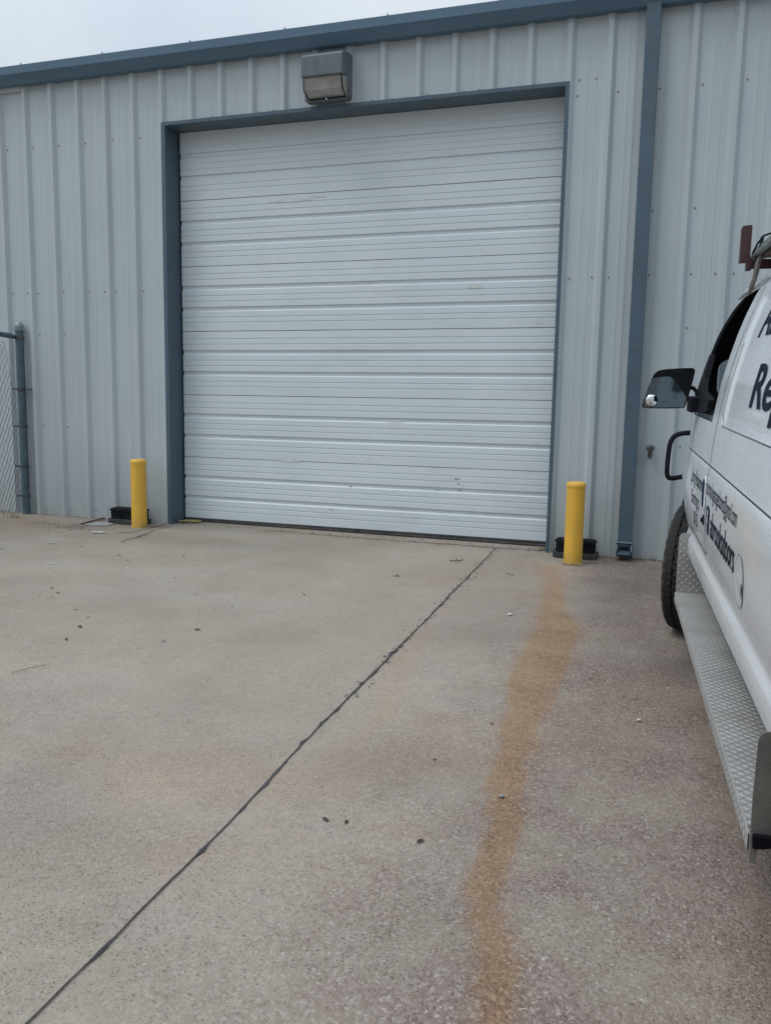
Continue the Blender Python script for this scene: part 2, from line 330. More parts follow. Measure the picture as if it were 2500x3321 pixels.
def build_ground():
    fx = np.arange(-2.6, 6.61, .035); fy = np.arange(-6.4, .36, .03)
    xs = np.concatenate([[-250, -80, -30, -12, -8, -5], fx, [8, 11, 14, 30, 80, 250]])
    ys = np.concatenate([[-250, -80, -30, -14, -11, -8], fy, [.6]])
    X, Y = np.meshgrid(xs, ys); Z = gz(X, Y)
    # slight unevenness of an old slab
    Z = Z + (fbm(X, Y, .7, 3, 5)-.5)*.006*(np.abs(X-2) < 6)
    nx, ny = len(xs), len(ys)
    me = bpy.data.meshes.new('ground')
    vs = np.stack([X, Y, Z], -1).reshape(-1, 3)
    idx = np.arange(nx*ny).reshape(ny, nx); q = np.stack([idx[:-1, :-1], idx[:-1, 1:], idx[1:, 1:], idx[1:, :-1]], -1).reshape(-1, 4)
    me.from_pydata(vs.tolist(), [], q.tolist()); me.update()
    xl = np.interp(-Y, [-p[1] for p in RL], [p[0] for p in RL]); xr = np.interp(-Y, [-p[1] for p in RR], [p[0] for p in RR])
    wob = (fbm(X, Y, 5, 4, 1)-.5)*.085; near = np.clip((-Y-.35)/1.2, 0, 1)
    soft = .010+.10*(1-near)+.03*np.clip((1-np.abs(Y+2.2)), 0, 1)
    dl = (X-(xl+wob))/soft; dr = ((xr+wob*.8)-X)/soft
    rust = np.clip(dl*.5+.5, 0, 1)*np.clip(dr*.5+.5, 0, 1)*np.clip((-Y-.30)/.3, 0, 1)
    rust *= (.62+.38*np.clip(-Y/2, 0, 1))
    # faint second stain right of the joint
    d2 = np.abs(X-(np.interp(-Y, [1.9, 2.2, 2.9, 3.35, 3.7, 4.2], [3.27, 3.27, 3.285, 3.35, 3.40, 3.37])+wob*1.3))
    rust = np.maximum(rust, .42*np.clip(1-d2/.10, 0, 1)*np.clip((-Y-1.9)/.4, 0, 1)*np.clip((4.6+Y)/.5, 0, 1)*np.clip(fbm(X, Y, 4, 3, 9)*2-.4, 0, 1))
    # iron-red blotches
    rust = np.maximum(rust, .22*np.clip((fbm(X, Y, 1.6, 4, 21)-.58)*6, 0, 1)*(X > 1.0))
    rust = np.maximum(rust, .7*np.clip(1-np.hypot(X+1.35, (Y+.65)*1.0)/.75, 0, 1)*np.clip(fbm(X, Y, 4, 4, 33)*2.2-.55, 0, 1))
    expo = np.clip((X-3.18)/.9, 0, 1)*.62+.20+.25*np.clip((X-3.95)/.3, 0, 1)+.10*np.clip((-Y-3)/2, 0, 1)
    expo = np.where(X < 3.2, .10+.34*np.clip((-Y-1.6)/3.2, 0, 1), expo)
    expo *= np.where(X < 3.9, np.clip((-Y+.25)/2.2, .28, 1), 1)
    dirt = .85*np.clip((X-3.9)/.4, 0, 1)*np.clip((Y+2.6)/1.6, 0, 1)*np.clip(fbm(X, Y, 4, 5, 3)*2.4-.25, 0, 1)
    dirt = np.maximum(dirt, .85*np.clip(1-np.abs(Y+.25)/.7, 0, 1)*np.clip(fbm(X*.8, Y*1.6, 2.6, 5, 8)*4.0-1.2, 0, 1)*(X < .1))
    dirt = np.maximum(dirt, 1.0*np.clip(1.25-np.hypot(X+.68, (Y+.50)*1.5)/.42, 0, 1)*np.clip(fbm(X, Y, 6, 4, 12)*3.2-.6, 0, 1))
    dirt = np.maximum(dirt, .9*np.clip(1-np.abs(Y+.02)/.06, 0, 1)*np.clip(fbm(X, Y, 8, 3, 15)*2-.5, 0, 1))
    dirt = np.maximum(dirt, .30*np.clip((fbm(X*.5, Y*1.4, 1.5, 5, 40)-.52)*6, 0, 1)*(X < 3.2)*np.clip((Y+3.2)/3, 0, 1))
    dirt = np.maximum(dirt, .26*np.clip((fbm(X, Y, 1.2, 5, 44)-.47)*5, 0, 1))
    dirt = np.maximum(dirt, .22*np.clip((X-4.0)/.6, 0, 1)*np.clip(fbm(X, Y, 2, 5, 61)*2-.3, 0, 1))
    dj = np.abs(X-np.interp(-Y, [.08, 2.2, 3.3, 5.6], [3.196, 3.214, 3.214, 3.222]))
    dirt = np.maximum(dirt, .30*np.clip(1-dj/.05, 0, 1)*np.clip(fbm(X, Y, 5, 3, 50)*2-.5, 0, 1))
    dirt = np.maximum(dirt, .52*np.clip((Y+2.8)/2.2, 0, 1)*(X < 2.8)*np.clip((2.8-X)/1.8, 0, 1)*np.clip(fbm(X*.7, Y*1.8, 1.6, 5, 71)*2.4-.35, 0, 1))
    dirt = np.maximum(dirt, .8*np.clip(1.2-np.hypot(X-4.78, (Y+2.45)*.8)/.55, 0, 1)*np.clip(fbm(X, Y, 5, 4, 81)*2.2-.3, 0, 1))  # separate darker patch on the slab behind the front wheel, broken by noise
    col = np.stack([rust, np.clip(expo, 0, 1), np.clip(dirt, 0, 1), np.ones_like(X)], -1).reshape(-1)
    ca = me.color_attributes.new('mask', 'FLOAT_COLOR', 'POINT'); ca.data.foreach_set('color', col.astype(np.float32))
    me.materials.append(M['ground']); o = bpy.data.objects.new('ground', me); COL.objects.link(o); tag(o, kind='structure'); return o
build_ground()

def ribbon(name, pts, widths, m, lift=.004, kind='structure', blobs=0):
    """irregular strip lying on the slab"""
    P = []; W = []
    for (a, b), (wa, wb) in zip(zip(pts[:-1], pts[1:]), zip(widths[:-1], widths[1:])):
        n = max(2, int(math.hypot(b[0]-a[0], b[1]-a[1])/.012))
        for i in range(n):
            t = i/n; P.append((a[0]+(b[0]-a[0])*t, a[1]+(b[1]-a[1])*t)); W.append(wa+(wb-wa)*t)
    P.append(pts[-1]); W.append(widths[-1]); n = len(P); s = np.arange(n)
    wl = np.array(W)*(.55+.9*fbm(s, s*0, .13, 3, 2)); wr = np.array(W)*(.55+.9*fbm(s, s*0+9, .13, 3, 4)); off = (fbm(s, s*0+4, .06, 3, 6)-.5)*.012
    if blobs:
        for _ in range(blobs):
            c = random.uniform(.15, 1)*n; r = random.uniform(1, 3.2); A = random.uniform(.0025, .0085)
            g = np.exp(-((s-c)/r)**2)*A; (wl.__iadd__(g) if random.random() < .65 else wr.__iadd__(g)); wr += g*.4
    rows = [[], [], []]
    for i in range(n):
        a = P[max(0, i-1)]; b = P[min(n-1, i+1)]; d = math.hypot(b[0]-a[0], b[1]-a[1]) or 1; nx, ny = -(b[1]-a[1])/d, (b[0]-a[0])/d
        for k, (q, h) in enumerate(((wl[i]+off[i], 0), (off[i], .0025), (-wr[i]+off[i], 0))):
            x, y = P[i][0]+nx*q, P[i][1]+ny*q; rows[k].append((x, y, gz(x, y)+lift+h))
    mb = MB(); mb.grid(rows); o = mb.build(name, m, smooth=True); tag(o, kind=kind); return o
ribbon('slab_joint', [(3.196,-.03),(3.205,-1.0),(3.215,-2.17),(3.214,-3.268),(3.213,-3.85),(3.229,-4.614),(3.226,-5.463),(3.222,-6.3)], [.002,.0035,.0045,.0042,.0032,.0030,.0030,.0034], M['sealant'], blobs=40)
ribbon('threshold_crack', [(1.0,-.012),(1.5,-.02),(2.07,-.043),(2.891,-.012),(3.195,-.023),(3.4,.0),(3.60,.01)], [.001,.0025,.003,.004,.0045,.004,.005], M['crack'])
ribbon('slab_crack', [(-.192,-.595),(-.076,-.574),(-.035,-.41),(-.025,-.16),(-.029,-.03)], [.002,.003,.004,.005,.006], M['crack'])

# ------------------------------------------------------------------ metal building
bld = empty('metal_building', (0, 0, 0))
tag(bld, 'long grey ribbed metal warehouse with blue grey trim and a white sectional door', 'building')
PITCHR = .3048; XO0, XO1, HO = .0, 3.64, 3.69; EAVE = 4.20; D = .19
def wall_profile(x0, x1):
    pts = []
    k0 = math.floor(x0/PITCHR)-1; k1 = math.ceil(x1/PITCHR)+2
    for k in range(k0, k1):
        X = k*PITCHR
        pts += [(X-.066, 0), (X-.036, -.031), (X, -.031), (X+.030, 0)]
        for c in (.118, .187): pts += [(X+c-.016, 0), (X+c-.004, -.0018), (X+c+.004, -.0018), (X+c+.012, 0)]
    xs = [p[0] for p in pts]; ys = [p[1] for p in pts]
    res = [(x0, float(np.interp(x0, xs, ys)))]+[p for p in pts if x0+1e-4 < p[0] < x1-1e-4]+[(x1, float(np.interp(x1, xs, ys)))]
    return res
wm = MB()
for (x0, x1, z0, z1) in ((-9, XO0, -.06, EAVE), (XO0, XO1, HO, EAVE), (XO1, 12, -.09, EAVE)):
    pr = wall_profile(x0, x1)
    zs = [z0]+list(np.linspace(z0, z1, 9)[1:-1])+[z1]
    wm.grid([[(x, y, z) for x, y in pr] for z in zs])
wm.box(-9, XO0, .06, .10, -.06, EAVE); wm.box(XO1, 12, .06, .10, -.09, EAVE); wm.box(XO0, XO1, .06, .10, HO, EAVE)
wall = wm.build('wall', M['wall'], bld)
# eave patch at upper left
pm = MB(); pm.box(-1.95, -1.566, -.034, -.001, 4.125, 4.165); pm.build('trim_strip', M['wall'], bld, bevel=.002)
# roof slab
rm = MB(); rm.prism([(-.115, 4.285), (3.5, 4.56), (3.5, 4.50), (-.115, 4.235)], 'x', -9, 12); rm.build('roof', M['galv'], bld)
# gutter
gm = MB(); gm.prism([(-.004, 4.165), (-.088, 4.160), (-.150, 4.236), (-.152, 4.309), (-.142, 4.309), (-.135, 4.25), (-.004, 4.25)], 'x', -9, 12)
gut = gm.build('gutter', M['gutter'], bld, bevel=.003)
sm = MB(); sm.box(-.006, .006, -.15, -.02, 4.311, 4.316); sm.lathe([(0, .006), (.006, .006), (.006, 0)], 8, (0, -.145, 4.316))
st0 = sm.build('gutter_strap', M['gutter'], gut)
for i, x in enumerate([-1.45 + .91*k for k in range(11)]):
    c = st0 if i == 0 else st0.copy()
    if i: COL.objects.link(c); c.parent = gut
    c.location = (x, 0, 0)
# screws
s0 = MB(); s0.lathe([(0, -.008), (.0038, -.008), (.0038, -.003), (.007, -.002), (.007, .001)], 8, axis='y')
scr = s0.build('screw', simple('zinc_screw_head', (.17, .18, .19), .5, .3, .2), wall)
spots = []
for z in (.07, .915, 1.826, 2.223, 2.712, 3.60):
    for k in range(-7, 21):
        X = k*PITCHR+.052
        if XO0-.05 < X < XO1+.02 or X > 5.3 or X < -2.1: continue
        if z in (.915, 1.826) and not (k in (-4, -5) or k == 15): continue
        if z == 2.712 and k not in (14, 15): continue
        spots.append((X, z)); 
        if k % 3 == 1 and z in (.07, 2.223): spots.append((X-.13, z))
for k in range(13):
    for q in (.06, .19): spots.append((k*PITCHR+q, 3.716))
for i, (x, z) in enumerate(spots[:98]):
    c = scr if i == 0 else scr.copy()
    if i: COL.objects.link(c); c.parent = wall
    u = (x % PITCHR); yb = -.031 if u > PITCHR-.036 else 0
    c.location = (x, yb-.001, z+random.uniform(-.006, .006))
# door frame trim
fm = MB()
fm.box(-.010, .030, -.037, -.034, -.03, 3.704); fm.box(-.010, -.007, -.034, 0.02, -.03, 3.704)
fm.box(.0275, .030, -.034, D+.03, .0, 3.675)
fm.box(3.620, 3.650, -.037, -.034, -.03, 3.704); fm.box(3.647, 3.650, -.034, .02, -.03, 3.704); fm.box(3.620, 3.6225, -.034, D+.03, .0, 3.675)
fm.box(.030, 3.620, -.037, -.034, 3.675, 3.704); fm.box(.030, 3.62, -.034, D+.03, 3.6725, 3.675); fm.box(-.010, 3.65, -.034, .02, 3.704, 3.7065)
fr = fm.build('door_frame', M['trim'], bld)
# sectional door
SH = .6028; ZB = .046
bk = MB(); bk.box(.0305, 3.619, D+.045, D+.06, .01, 3.67); bk.box(.0305, .045, D+.012, D+.044, .02, 3.67); bk.box(3.605, 3.619, D+.012, D+.044, .02, 3.67)
gd = bk.build('garage_door', M['rubber'], bld)
gd['label'] = 'white sectional overhead door with horizontal grooves'
def panel_profile():
    P = [(0, .010), (.003, .001)]             # (height, depth behind face)
    def groove(f):
        z = f*SH; return [(z-.005, 0), (z-.003, .0035), (z+.001, .0045), (z+.006, .0035), (z+.008, 0)]
    def rib(f):
        z = f*SH; return [(z-.046, 0), (z-.034, .013), (z-.004, .013), (z, .0), ]
    for f in (.13, .21): P += groove(f)
    P += rib(.375)
    for f in (.455, .54): P += groove(f)
    P += rib(.705)
    for f in (.79, .875): P += groove(f)
    P += [(SH-.0045, .001), (SH-.0025, .010)]
    return P
pp = panel_profile()
for k in range(6):
    mb = MB(); z0 = ZB+k*SH; nx = 25; rows = []
    sag = [(-.0012*math.sin(PI*i/(nx-1)) + random.uniform(-.0004, .0004)) for i in range(nx)]
    lean = random.uniform(-.0015, .0015)
    for h, d in (pp[:-2]+[(SH+.008, .001), (SH+.0085, .01)] if k == 5 else pp): rows.append([(.046+3.558*i/(nx-1), D+d+lean*h/SH+.0012*math.sin(i*.9+k), z0+h+sag[i]) for i in range(nx)])
    rows.append([(p[0], D+.040, p[2]) for p in rows[-1]])
    rows.insert(0, [(p[0], D+.040, p[2]) for p in rows[0]])
    mb.grid(rows)
    mb.build('door_panel', M['door'], gd, auto=25)
bs = MB(); bs.box(.05, 3.60, D-.004, D+.035, .034, .047); bs.tube([(.05, D+.012, .024), (1.2, D+.012, .020), (2.4, D+.012, .017), (3.60, D+.012, .013)], .017, 8)
bs.build('bottom_seal', M['seal'], gd)
def blob(mb, x, z, r, y, sx=1, n=9):
    mb.add([(x+r*sx*math.cos(2*PI*i/n)*random.uniform(.5, 1.2), y, z+r*math.sin(2*PI*i/n)*random.uniform(.5, 1.2)) for i in range(n)], [tuple(range(n))])
for (x, z, r, sx) in [(2.787,.550,.010,1.3),(2.812,.553,.008,1),(2.809,.509,.006,1.6),(2.853,.494,.006,.6),(2.820,.452,.008,.8),(2.842,.387,.0045,1),(2.408,.452,.005,.6),(2.62,.445,.003,8),(1.79,.437,.005,4),(1.6,.21,.002,16)]:
    mb = MB(); blob(mb, x, z, r, D-.0032, sx); mb.build('scuff_mark', M['seam'], gd)
for (x, z, r_, sx) in [(1.15, 3.005, .018, 12), (1.45, 3.03, .012, 9), (1.16, .655, .022, 7), (2.9, 2.2, .014, 6), (2.2, 1.05, .010, 9), (3.45, 1.9, .02, 2)]:
    mb = MB(); blob(mb, x, z, r_, D-.0029, sx, 16); mb.build('smudge', M['smudge'], gd)
# downspout
dm = MB(); dm.box(4.198, 4.303, -.108, -.032, .128, 4.18)
dsp = dm.build('downspout', M['trim'], bld, bevel=.004)
dm = MB()
for (a, b) in ((4.190, 4.200), (4.301, 4.311)): dm.prism([(-.028, .06), (-.11, .125), (-.17, .072), (-.16, .05), (-.028, .0)], 'x', a, b)
dm.prism([(-.028, .055), (-.165, .03), (-.185, .045), (-.028, .075)], 'x', 4.20, 4.301)
dm.box(4.20, 4.301, -.034, -.030, .0, .13)
dm.prism([(-.111, .118), (-.126, .128), (-.120, .138), (-.109, .138)], 'x', 4.186, 4.315)
dm.build('outlet_elbow', M['trim'], dsp)
dm = MB(); dm.box(4.1972, 4.3038, -.1088, -.031, .1, .555); dm.build('joint_sleeve', M['trim'], dsp)
# panel lap line beside the downspout
for x in (4.128, 4.360):
    dm = MB(); dm.box(x, x+.012, -.0055, -.001, -.05, 4.16); dm.build('panel_lap', M['wall'], wall)
# base gap
dm = MB(); dm.box(-9, -.01, -.006, .03, -.05, -.001); dm.build('base_flashing', M['seam'], wall)

# ------------------------------------------------------------------ wall light
wl = empty('wall_light', (1.65, -.03, 3.9)); tag(wl, 'boxy grey wall floodlight with a yellowed lens above the white door', 'light')
def rel(o, mb): mb.v = [(x-o[0], y-o[1], z-o[2]) for x, y, z in mb.v]; return mb
o3 = (1.65, -.03, 3.9)
mb = MB(); mb.prism([(1.445, 3.735), (1.475, 3.722), (1.835, 3.722), (1.852, 3.74), (1.852, 4.07), (1.835, 4.095), (1.465, 4.095), (1.45, 4.08)], 'y', -.105, -.032)
rel(o3, mb).build('housing', M['fixture'], wl, bevel=.008)
mb = MB(); mb.prism([(-.106, 4.088), (-.225, 4.052), (-.25, 4.035), (-.252, 3.868), (-.235, 3.868), (-.106, 3.90)], 'x', 1.475, 1.842)
rel(o3, mb).build('hood', M['fixture'], wl, bevel=.010)
mb = MB()
a = [(1.497, -.228), (1.822, -.228), (1.835, -.108), (1.484, -.108)]
mb.add([(x, y, 3.872 if y < -.2 else 3.90) for x, y in a]+[(1.500, -.135, 3.742), (1.820, -.135, 3.742), (1.832, -.108, 3.738), (1.488, -.108, 3.738)]+[(1.494, -.205, 3.775), (1.825, -.205, 3.775)],
       [(0, 1, 2, 3), (0, 8, 9, 1), (8, 4, 5, 9), (1, 9, 5, 6, 2), (0, 3, 7, 4, 8), (4, 7, 6, 5)])
rel(o3, mb).build('lens', M['lens'], wl, bevel=.004)
mb = MB()
for q in ([(1.492, -.236, 3.868), (1.489, -.212, 3.772), (1.492, -.130, 3.731)], [(1.828, -.236, 3.868), (1.831, -.212, 3.772), (1.828, -.130, 3.731)], [(1.492, -.130, 3.731), (1.828, -.130, 3.731)]): mb.tube(q, .006, 6)
rel(o3, mb).build('lens_frame', M['black'], wl)
mb = MB(); mb.lathe([(0, -.012), (.006, -.012), (.007, 0)], 8, (1.66, -.13, 3.722), 'y'); rel(o3, mb).build('catch_screw', M['chrome'], wl)

# ------------------------------------------------------------------ bollards
def bollard():
    t = empty('bollard'); r = .0715; H = .635
    mb = MB(); mb.lathe([(r+.003, -.03), (r+.002, .004), (r, .02), (r, H-.03)], 48); mb.build('sleeve', M['yellow'], t, smooth=True)
    mb = MB(); mb.lathe([(r, H-.03), (r+.0035, H-.030), (r+.004, H-.012), (r, H-.002), (r*.90, H+.006), (r*.5, H+.010), (0, H+.011)], 48); mb.build('cap', M['yellow'], t, auto=40)
    return t
b1 = bollard(); b2 = copy_tree(b1)
b1.location = (-.170, -.269, gz(-.17, -.269)); b2.location = (3.877, -.372, gz(3.877, -.372)); b2.rotation_euler = (0, 0, 2.1)
G1 = 'yellow bollards guarding the overhead door'
tag(b1, 'yellow bollard at the left jamb of the white door', 'bollard', G1)
tag(b2, 'yellow bollard between the white door and the downspout', 'bollard', G1)
mb = MB(); n = 26
mb.add([(3.877+(.088+random.uniform(-.008, .014))*math.cos(2*PI*i/n), -.372+(.088+random.uniform(-.006, .012))*math.sin(2*PI*i/n), gz(3.877, -.372)+.0045) for i in range(n)], [tuple(range(n))])
tag(mb.build('mortar_patch', simple('pale_mortar', (.30, .28, .24), .9, var=.3, scale=40)), kind='structure')

# ------------------------------------------------------------------ bait boxes
def dshape(x0, x1, y0, y1, r, n=7):
    P = [(x0, y1), (x0, y0+r)]
    for i in range(1, n): a = PI+PI/2*i/n; P.append((x0+r+r*math.cos(a), y0+r+r*math.sin(a)))
    P.append((x0+r, y0))
    P.append((x1-r, y0))
    for i in range(1, n): a = 1.5*PI+PI/2*i/n; P.append((x1-r+r*math.cos(a), y0+r+r*math.sin(a)))
    P += [(x1, y0+r), (x1, y1)]
    return P[::-1]
def bait():
    t = empty('bait_station')
    mb = MB(); mb.prism(dshape(-.178, .178, -.085, .085, .055), 'z', -.012, .034); mb.build('tray', simple('dusty_black_tray', (.035, .037, .04), .75, var=.3, scale=20, grime=((.14, .13, .12), .7, 16)), t, bevel=.004)
    mb = MB(); mb.prism(dshape(-.155, .155, -.068, .075, .05), 'z', .034, .112); mb.build('box', M['black'], t, bevel=.003)
    mb = MB(); mb.prism(dshape(-.165, .165, -.078, .08, .052), 'z', .112, .128); mb.prism(dshape(-.148, .148, -.06, .07, .045), 'z', .128, .138)
    mb.build('lid', M['black'], t, bevel=.005)
    for q in ((.1545, .1565, -.03, .035, .04, .095), (-.1565, -.1545, -.03, .035, .04, .095), (-.075, -.01, -.0695, -.066, .04, .088)):
        mb = MB(); mb.box(*q); mb.build('entry_hole', M['dark'], t)
    for x in (-.12, .10):
        mb = MB(); mb.box(x, x+.02, -.082, -.074, .10, .125); mb.build('latch', M['black'], t)
    return t
q1 = bait(); q2 = copy_tree(q1)
q1.location = (-.385, -.135, gz(-.385, -.135)+.010); q1.scale = (1.14, 1, 1); q2.location = (3.872, -.135, gz(3.872, -.135)+.010)
tag(q1, 'black plastic bait box against the wall left of the door', 'bait box', 'rodent bait boxes at the wall foot')
tag(q2, 'black plastic bait box behind the bollard next to the downspout', 'bait box', 'rodent bait boxes at the wall foot')

# ------------------------------------------------------------------ hose tap
ft = empty('hose_tap', (4.405, 0, .885)); tag(ft, 'small weathered brass hose tap on the ribbed wall beside the downspout', 'tap')
brass = simple('tarnished_brass', (.13, .13, .125), .35, .9, .35, 60)
mb = MB(); mb.tube([(0, 0, -.005), (0, -.035, -.005), (.0, -.05, -.015), (-.002, -.058, -.045)], [.012, .013, .015, .013], 10); mb.build('spout', brass, ft, smooth=True)
mb = MB(); mb.lathe([(.0125, -.042), (.018, -.045), (.018, -.058), (.014, -.060), (.016, -.063), (.015, -.075), (.010, -.078), (0, -.078)], 10, (-.002, -.058, 0)); mb.build('hose_thread', brass, ft)
mb = MB(); P = []
for i in range(21): a = 2*PI*i/20; r = .026+.0025*math.cos(5*a); P.append((r*math.cos(a), -.075-.004*math.sin(a), .006+r*math.sin(a)))
mb.tube(P, .0035, 6)
for k in range(4): a = 2*PI*k/4+.4; mb.tube([(0, -.075, .006), (.026*math.cos(a), -.075, .006+.026*math.sin(a))], .003, 5)
mb.lathe([(0, -.084), (.006, -.084), (.007, -.068), (.008, -.03)], 8, (0, 0, .006), 'y'); mb.build('handwheel', brass, ft)
mb = MB(); mb.lathe([(0, -.008), (.017, -.008), (.019, -.001), (.019, .002)], 12, (0, 0, 0), 'y'); mb.build('flange', brass, ft)
for sgn in (-1, 1):
    mb = MB(); mb.tube([(.034*sgn, -.05, .013), (.028*sgn, -.052, -.001), (.012*sgn, -.05, -.006)], .003, 5); mb.build('wire_tie', brass, ft)

# ------------------------------------------------------------------ chain link fence
fx0 = -1.672; fe = empty('chain_link_fence', (fx0, -.06, 0)); tag(fe, 'weathered chain link fence with a thick galvanised end post against the wall', 'fence')
mb = MB(); mb.lathe([(.041, -.04), (.040, 1.865)], 24); mb.build('post', M['post'], fe, smooth=True)
mb = MB(); mb.lathe([(.043, 1.855), (.0455, 1.86), (.0455, 1.885), (.0415, 1.889), (.0455, 1.893), (.044, 1.912), (.034, 1.932), (.018, 1.944), (0, 1.948)], 24); mb.build('post_cap', simple('pale_alloy_cap', (.26, .31, .33), .5, .4, .15), fe, auto=35)
for (z, ext) in ((1.785, 0), (1.278, 1), (.905, 0), (.50, 0), (.195, 0)):
    mb = MB(); mb.lathe([(.0415, z-.012), (.046, z-.012), (.046, z+.012), (.0415, z+.012)], 20)
    if ext: mb.box(.035, .125, -.008, .006, z-.012, z+.008)
    mb.box(-.075, -.038, -.05, -.012, z-.006, z+.008)
    mb.lathe([(0, -.006), (.008, -.006), (.008, .006), (0, .006)], 6, (-.06, -.03, z)); mb.build('tension_band', M['wire'], fe)
mb = MB(); mb.tube([(-.02, -.03, 1.79), (-.004, -.14, 1.800), (0, -.26, 1.805)], [.016, .028, .024], 10); mb.tube([(0, -.24, 1.805), (.0, -3.2, 1.79)], .021, 12); mb.build('top_rail', M['post'], fe, smooth=True)
mb = MB()
def edge_s(z): return .085+.13*max(0, (z-1.15)/.62)
def diag(c, sg, rad):
    pts = []; k = 0; s0_ = .05
    while s0_ < 3.2:
        z = c-2.1*s0_ if sg > 0 else c+1.2*s0_
        if s0_ >= edge_s(min(1.77, max(0, z))) and -.03 <= z <= 1.78:
            q = .0035 if k % 2 else -.0035
            pts.append((-.010*s0_+q, -s0_+random.uniform(-.0025, .0025), z+q*1.2+random.uniform(-.002, .002)))
        elif pts: break
        s0_ += .033; k += 1
    if len(pts) > 1: mb.tube(pts, rad, 4)
for n_ in range(90): diag(-.02+n_*.098, 1, .0027)
for n_ in range(-40, 19): diag(-.02+n_*.098, -1, .0009)
P = [(.004, -(.085+.018*math.sin(i*1.9)), .04+i*.035) for i in range(33)]+[(.004, -edge_s(1.2+i*.06)-.006, 1.2+i*.06) for i in range(1, 10)]
mb.tube(P, .0022, 4)
mb.build('chain_link_mesh', M['wire'], fe)

# ------------------------------------------------------------------ van
F3 = Vector((-.063, 1, .030)).normalized(); R3 = F3.cross(Vector((0, 0, 1))).normalized(); U3 = R3.cross(F3)
VB = Vector((4.6349, -1.8675, -.0649))
VM = Matrix(((R3.x, F3.x, U3.x, VB.x), (R3.y, F3.y, U3.y, VB.y), (R3.z, F3.z, U3.z, VB.z), (0, 0, 0, 1)))
van = empty('cargo_van', mat=VM)
tag(van, 'white cargo van with navy lettering and roof rack parked facing the wall', 'van')
BP = [(.455,.060),(.47,.018),(.50,.011),(.54,.011),(.565,.014),(.585,.024),(.605,.028),(.63,.022),(.68,.012),(.74,.006),(.80,.004),(.93,.002),(.98,.003),(1.03,.006),(1.040,.009),(1.046,.0125),(1.052,.0125),(1.056,.008),(1.07,.010),(1.12,.014),(1.18,.020),(1.30,.036),(1.42,.055),(1.55,.085),(1.65,.112),(1.74,.142),(1.82,.174),(1.86,.193),(1.90,.218),(1.93,.247),(1.96,.290),(1.98,.34),(2.005,.44),(2.025,.57),(2.04,.74),(2.047,.975)]
PZ = [p[0] for p in BP]; PW = [p[1] for p in BP]
def ww(v, z):
    s = min(1, max(0, (v+.6)/.5)); s = s*s*(3-2*s)
    r = float(np.interp(z, PZ, PW))-.018*math.exp(-((z-.85)/.1)**2)*s
    if v > 0: r += .21*v*v+.35*max(0, (v-.55)/.45)**3
    if v < -4.4: r += .25*((-4.4-v)/.35)**3
    # stamped window panel in the cargo side
    if -4.3 < v < -1.1 and 1.24 < z < 1.80:
        e = min(v+4.3, -1.1-v, z-1.24, 1.80-z); r += .010*min(1, max(0, e/.02))
    return r
def pil(z): return float(np.interp(z, [1.24, 1.40, 1.58, 1.70, 1.80, 1.85, 1.90], [.44, .31, .17, .09, -.06, -.24, -.50]))
def wrear(z): return -.775-.012*(z-1.24)
def strip(mb, zs, va, vb, n, side=0, extra=()):
    rows = []
    for z in zs:
        a, b = va(z), vb(z)
        vv = sorted(set([a+(b-a)*i/n for i in range(n+1)])) 
        rows.append([((ww(v, z)) if side == 0 else 1.95-ww(v, z), v, z) for v in vv])
    mb.grid(rows)
Z = lambda a, b: sorted(set([a, b]+[z for z in PZ if a < z < b]+list(np.linspace(a, b, max(2, int((b-a)/.03)))[1:-1])))
body = MB()
AV, AR = .344, -3.235            # wheel arch centres in shell coordinates
def arch(z): return math.sqrt(max(0, .475**2-(z-.2966)**2))
RW = -3.35
for side in (0, 1):
    z1 = Z(.455, .7715)
    strip(body, z1, lambda z: AR+arch(z), lambda z: AV-arch(z), 60, side)
    strip(body, z1, lambda z: AV+arch(z), lambda z: .98, 16, side)
    strip(body, z1, lambda z: -4.75, lambda z: AR-arch(z), 16, side)
    strip(body, Z(.7715, 1.24), lambda z: -4.75, lambda z: .98, 150, side)
    # cargo side, with grid lines that follow the stamped panel's edge
    zs = sorted(set(Z(1.24, 1.86)+[1.242, 1.26, 1.78, 1.80]))
    vs_ = [-4.75, -4.6, -4.5, -4.4, -4.32, -4.302, -4.28]+list(np.linspace(-4.2, -1.2, 20))+[-1.125, -1.102, -1.08, -1.0, -.9]
    body.grid([[((ww(v, z)) if side == 0 else 1.95-ww(v, z), v, z) for v in vs_]+[(ww(-.8, z) if side == 0 else 1.95-ww(-.8, z), wrear(z), z)] for z in zs])
    zt = Z(1.86, 2.047)
    rows = []
    for z in zt:
        vf = -.30-1.2*(z-1.86)*0-.9*(z-1.86); vr = -4.75+.3*(z-1.86)
        rows.append([(ww(-1+0*i, z) if side == 0 else 1.95-ww(-1, z), vr+(vf-vr)*i/40, z) for i in range(41)])
    body.grid(rows)
    # strip joining the window head to the roof edge and the outer pillar skin
    zs = Z(1.24, 1.86)
    rows = [[(ww(pil(z)-.05, z)+.002 if side == 0 else 1.95-ww(pil(z)-.05, z)-.002, pil(z)-.045, z), (ww(pil(z), z)+.004 if side == 0 else 1.95-ww(pil(z), z)-.004, pil(z), z), (ww(pil(z), z)+.05 if side == 0 else 1.95-ww(pil(z), z)-.05, pil(z)+.03, z)] for z in zs]
    body.grid(rows)
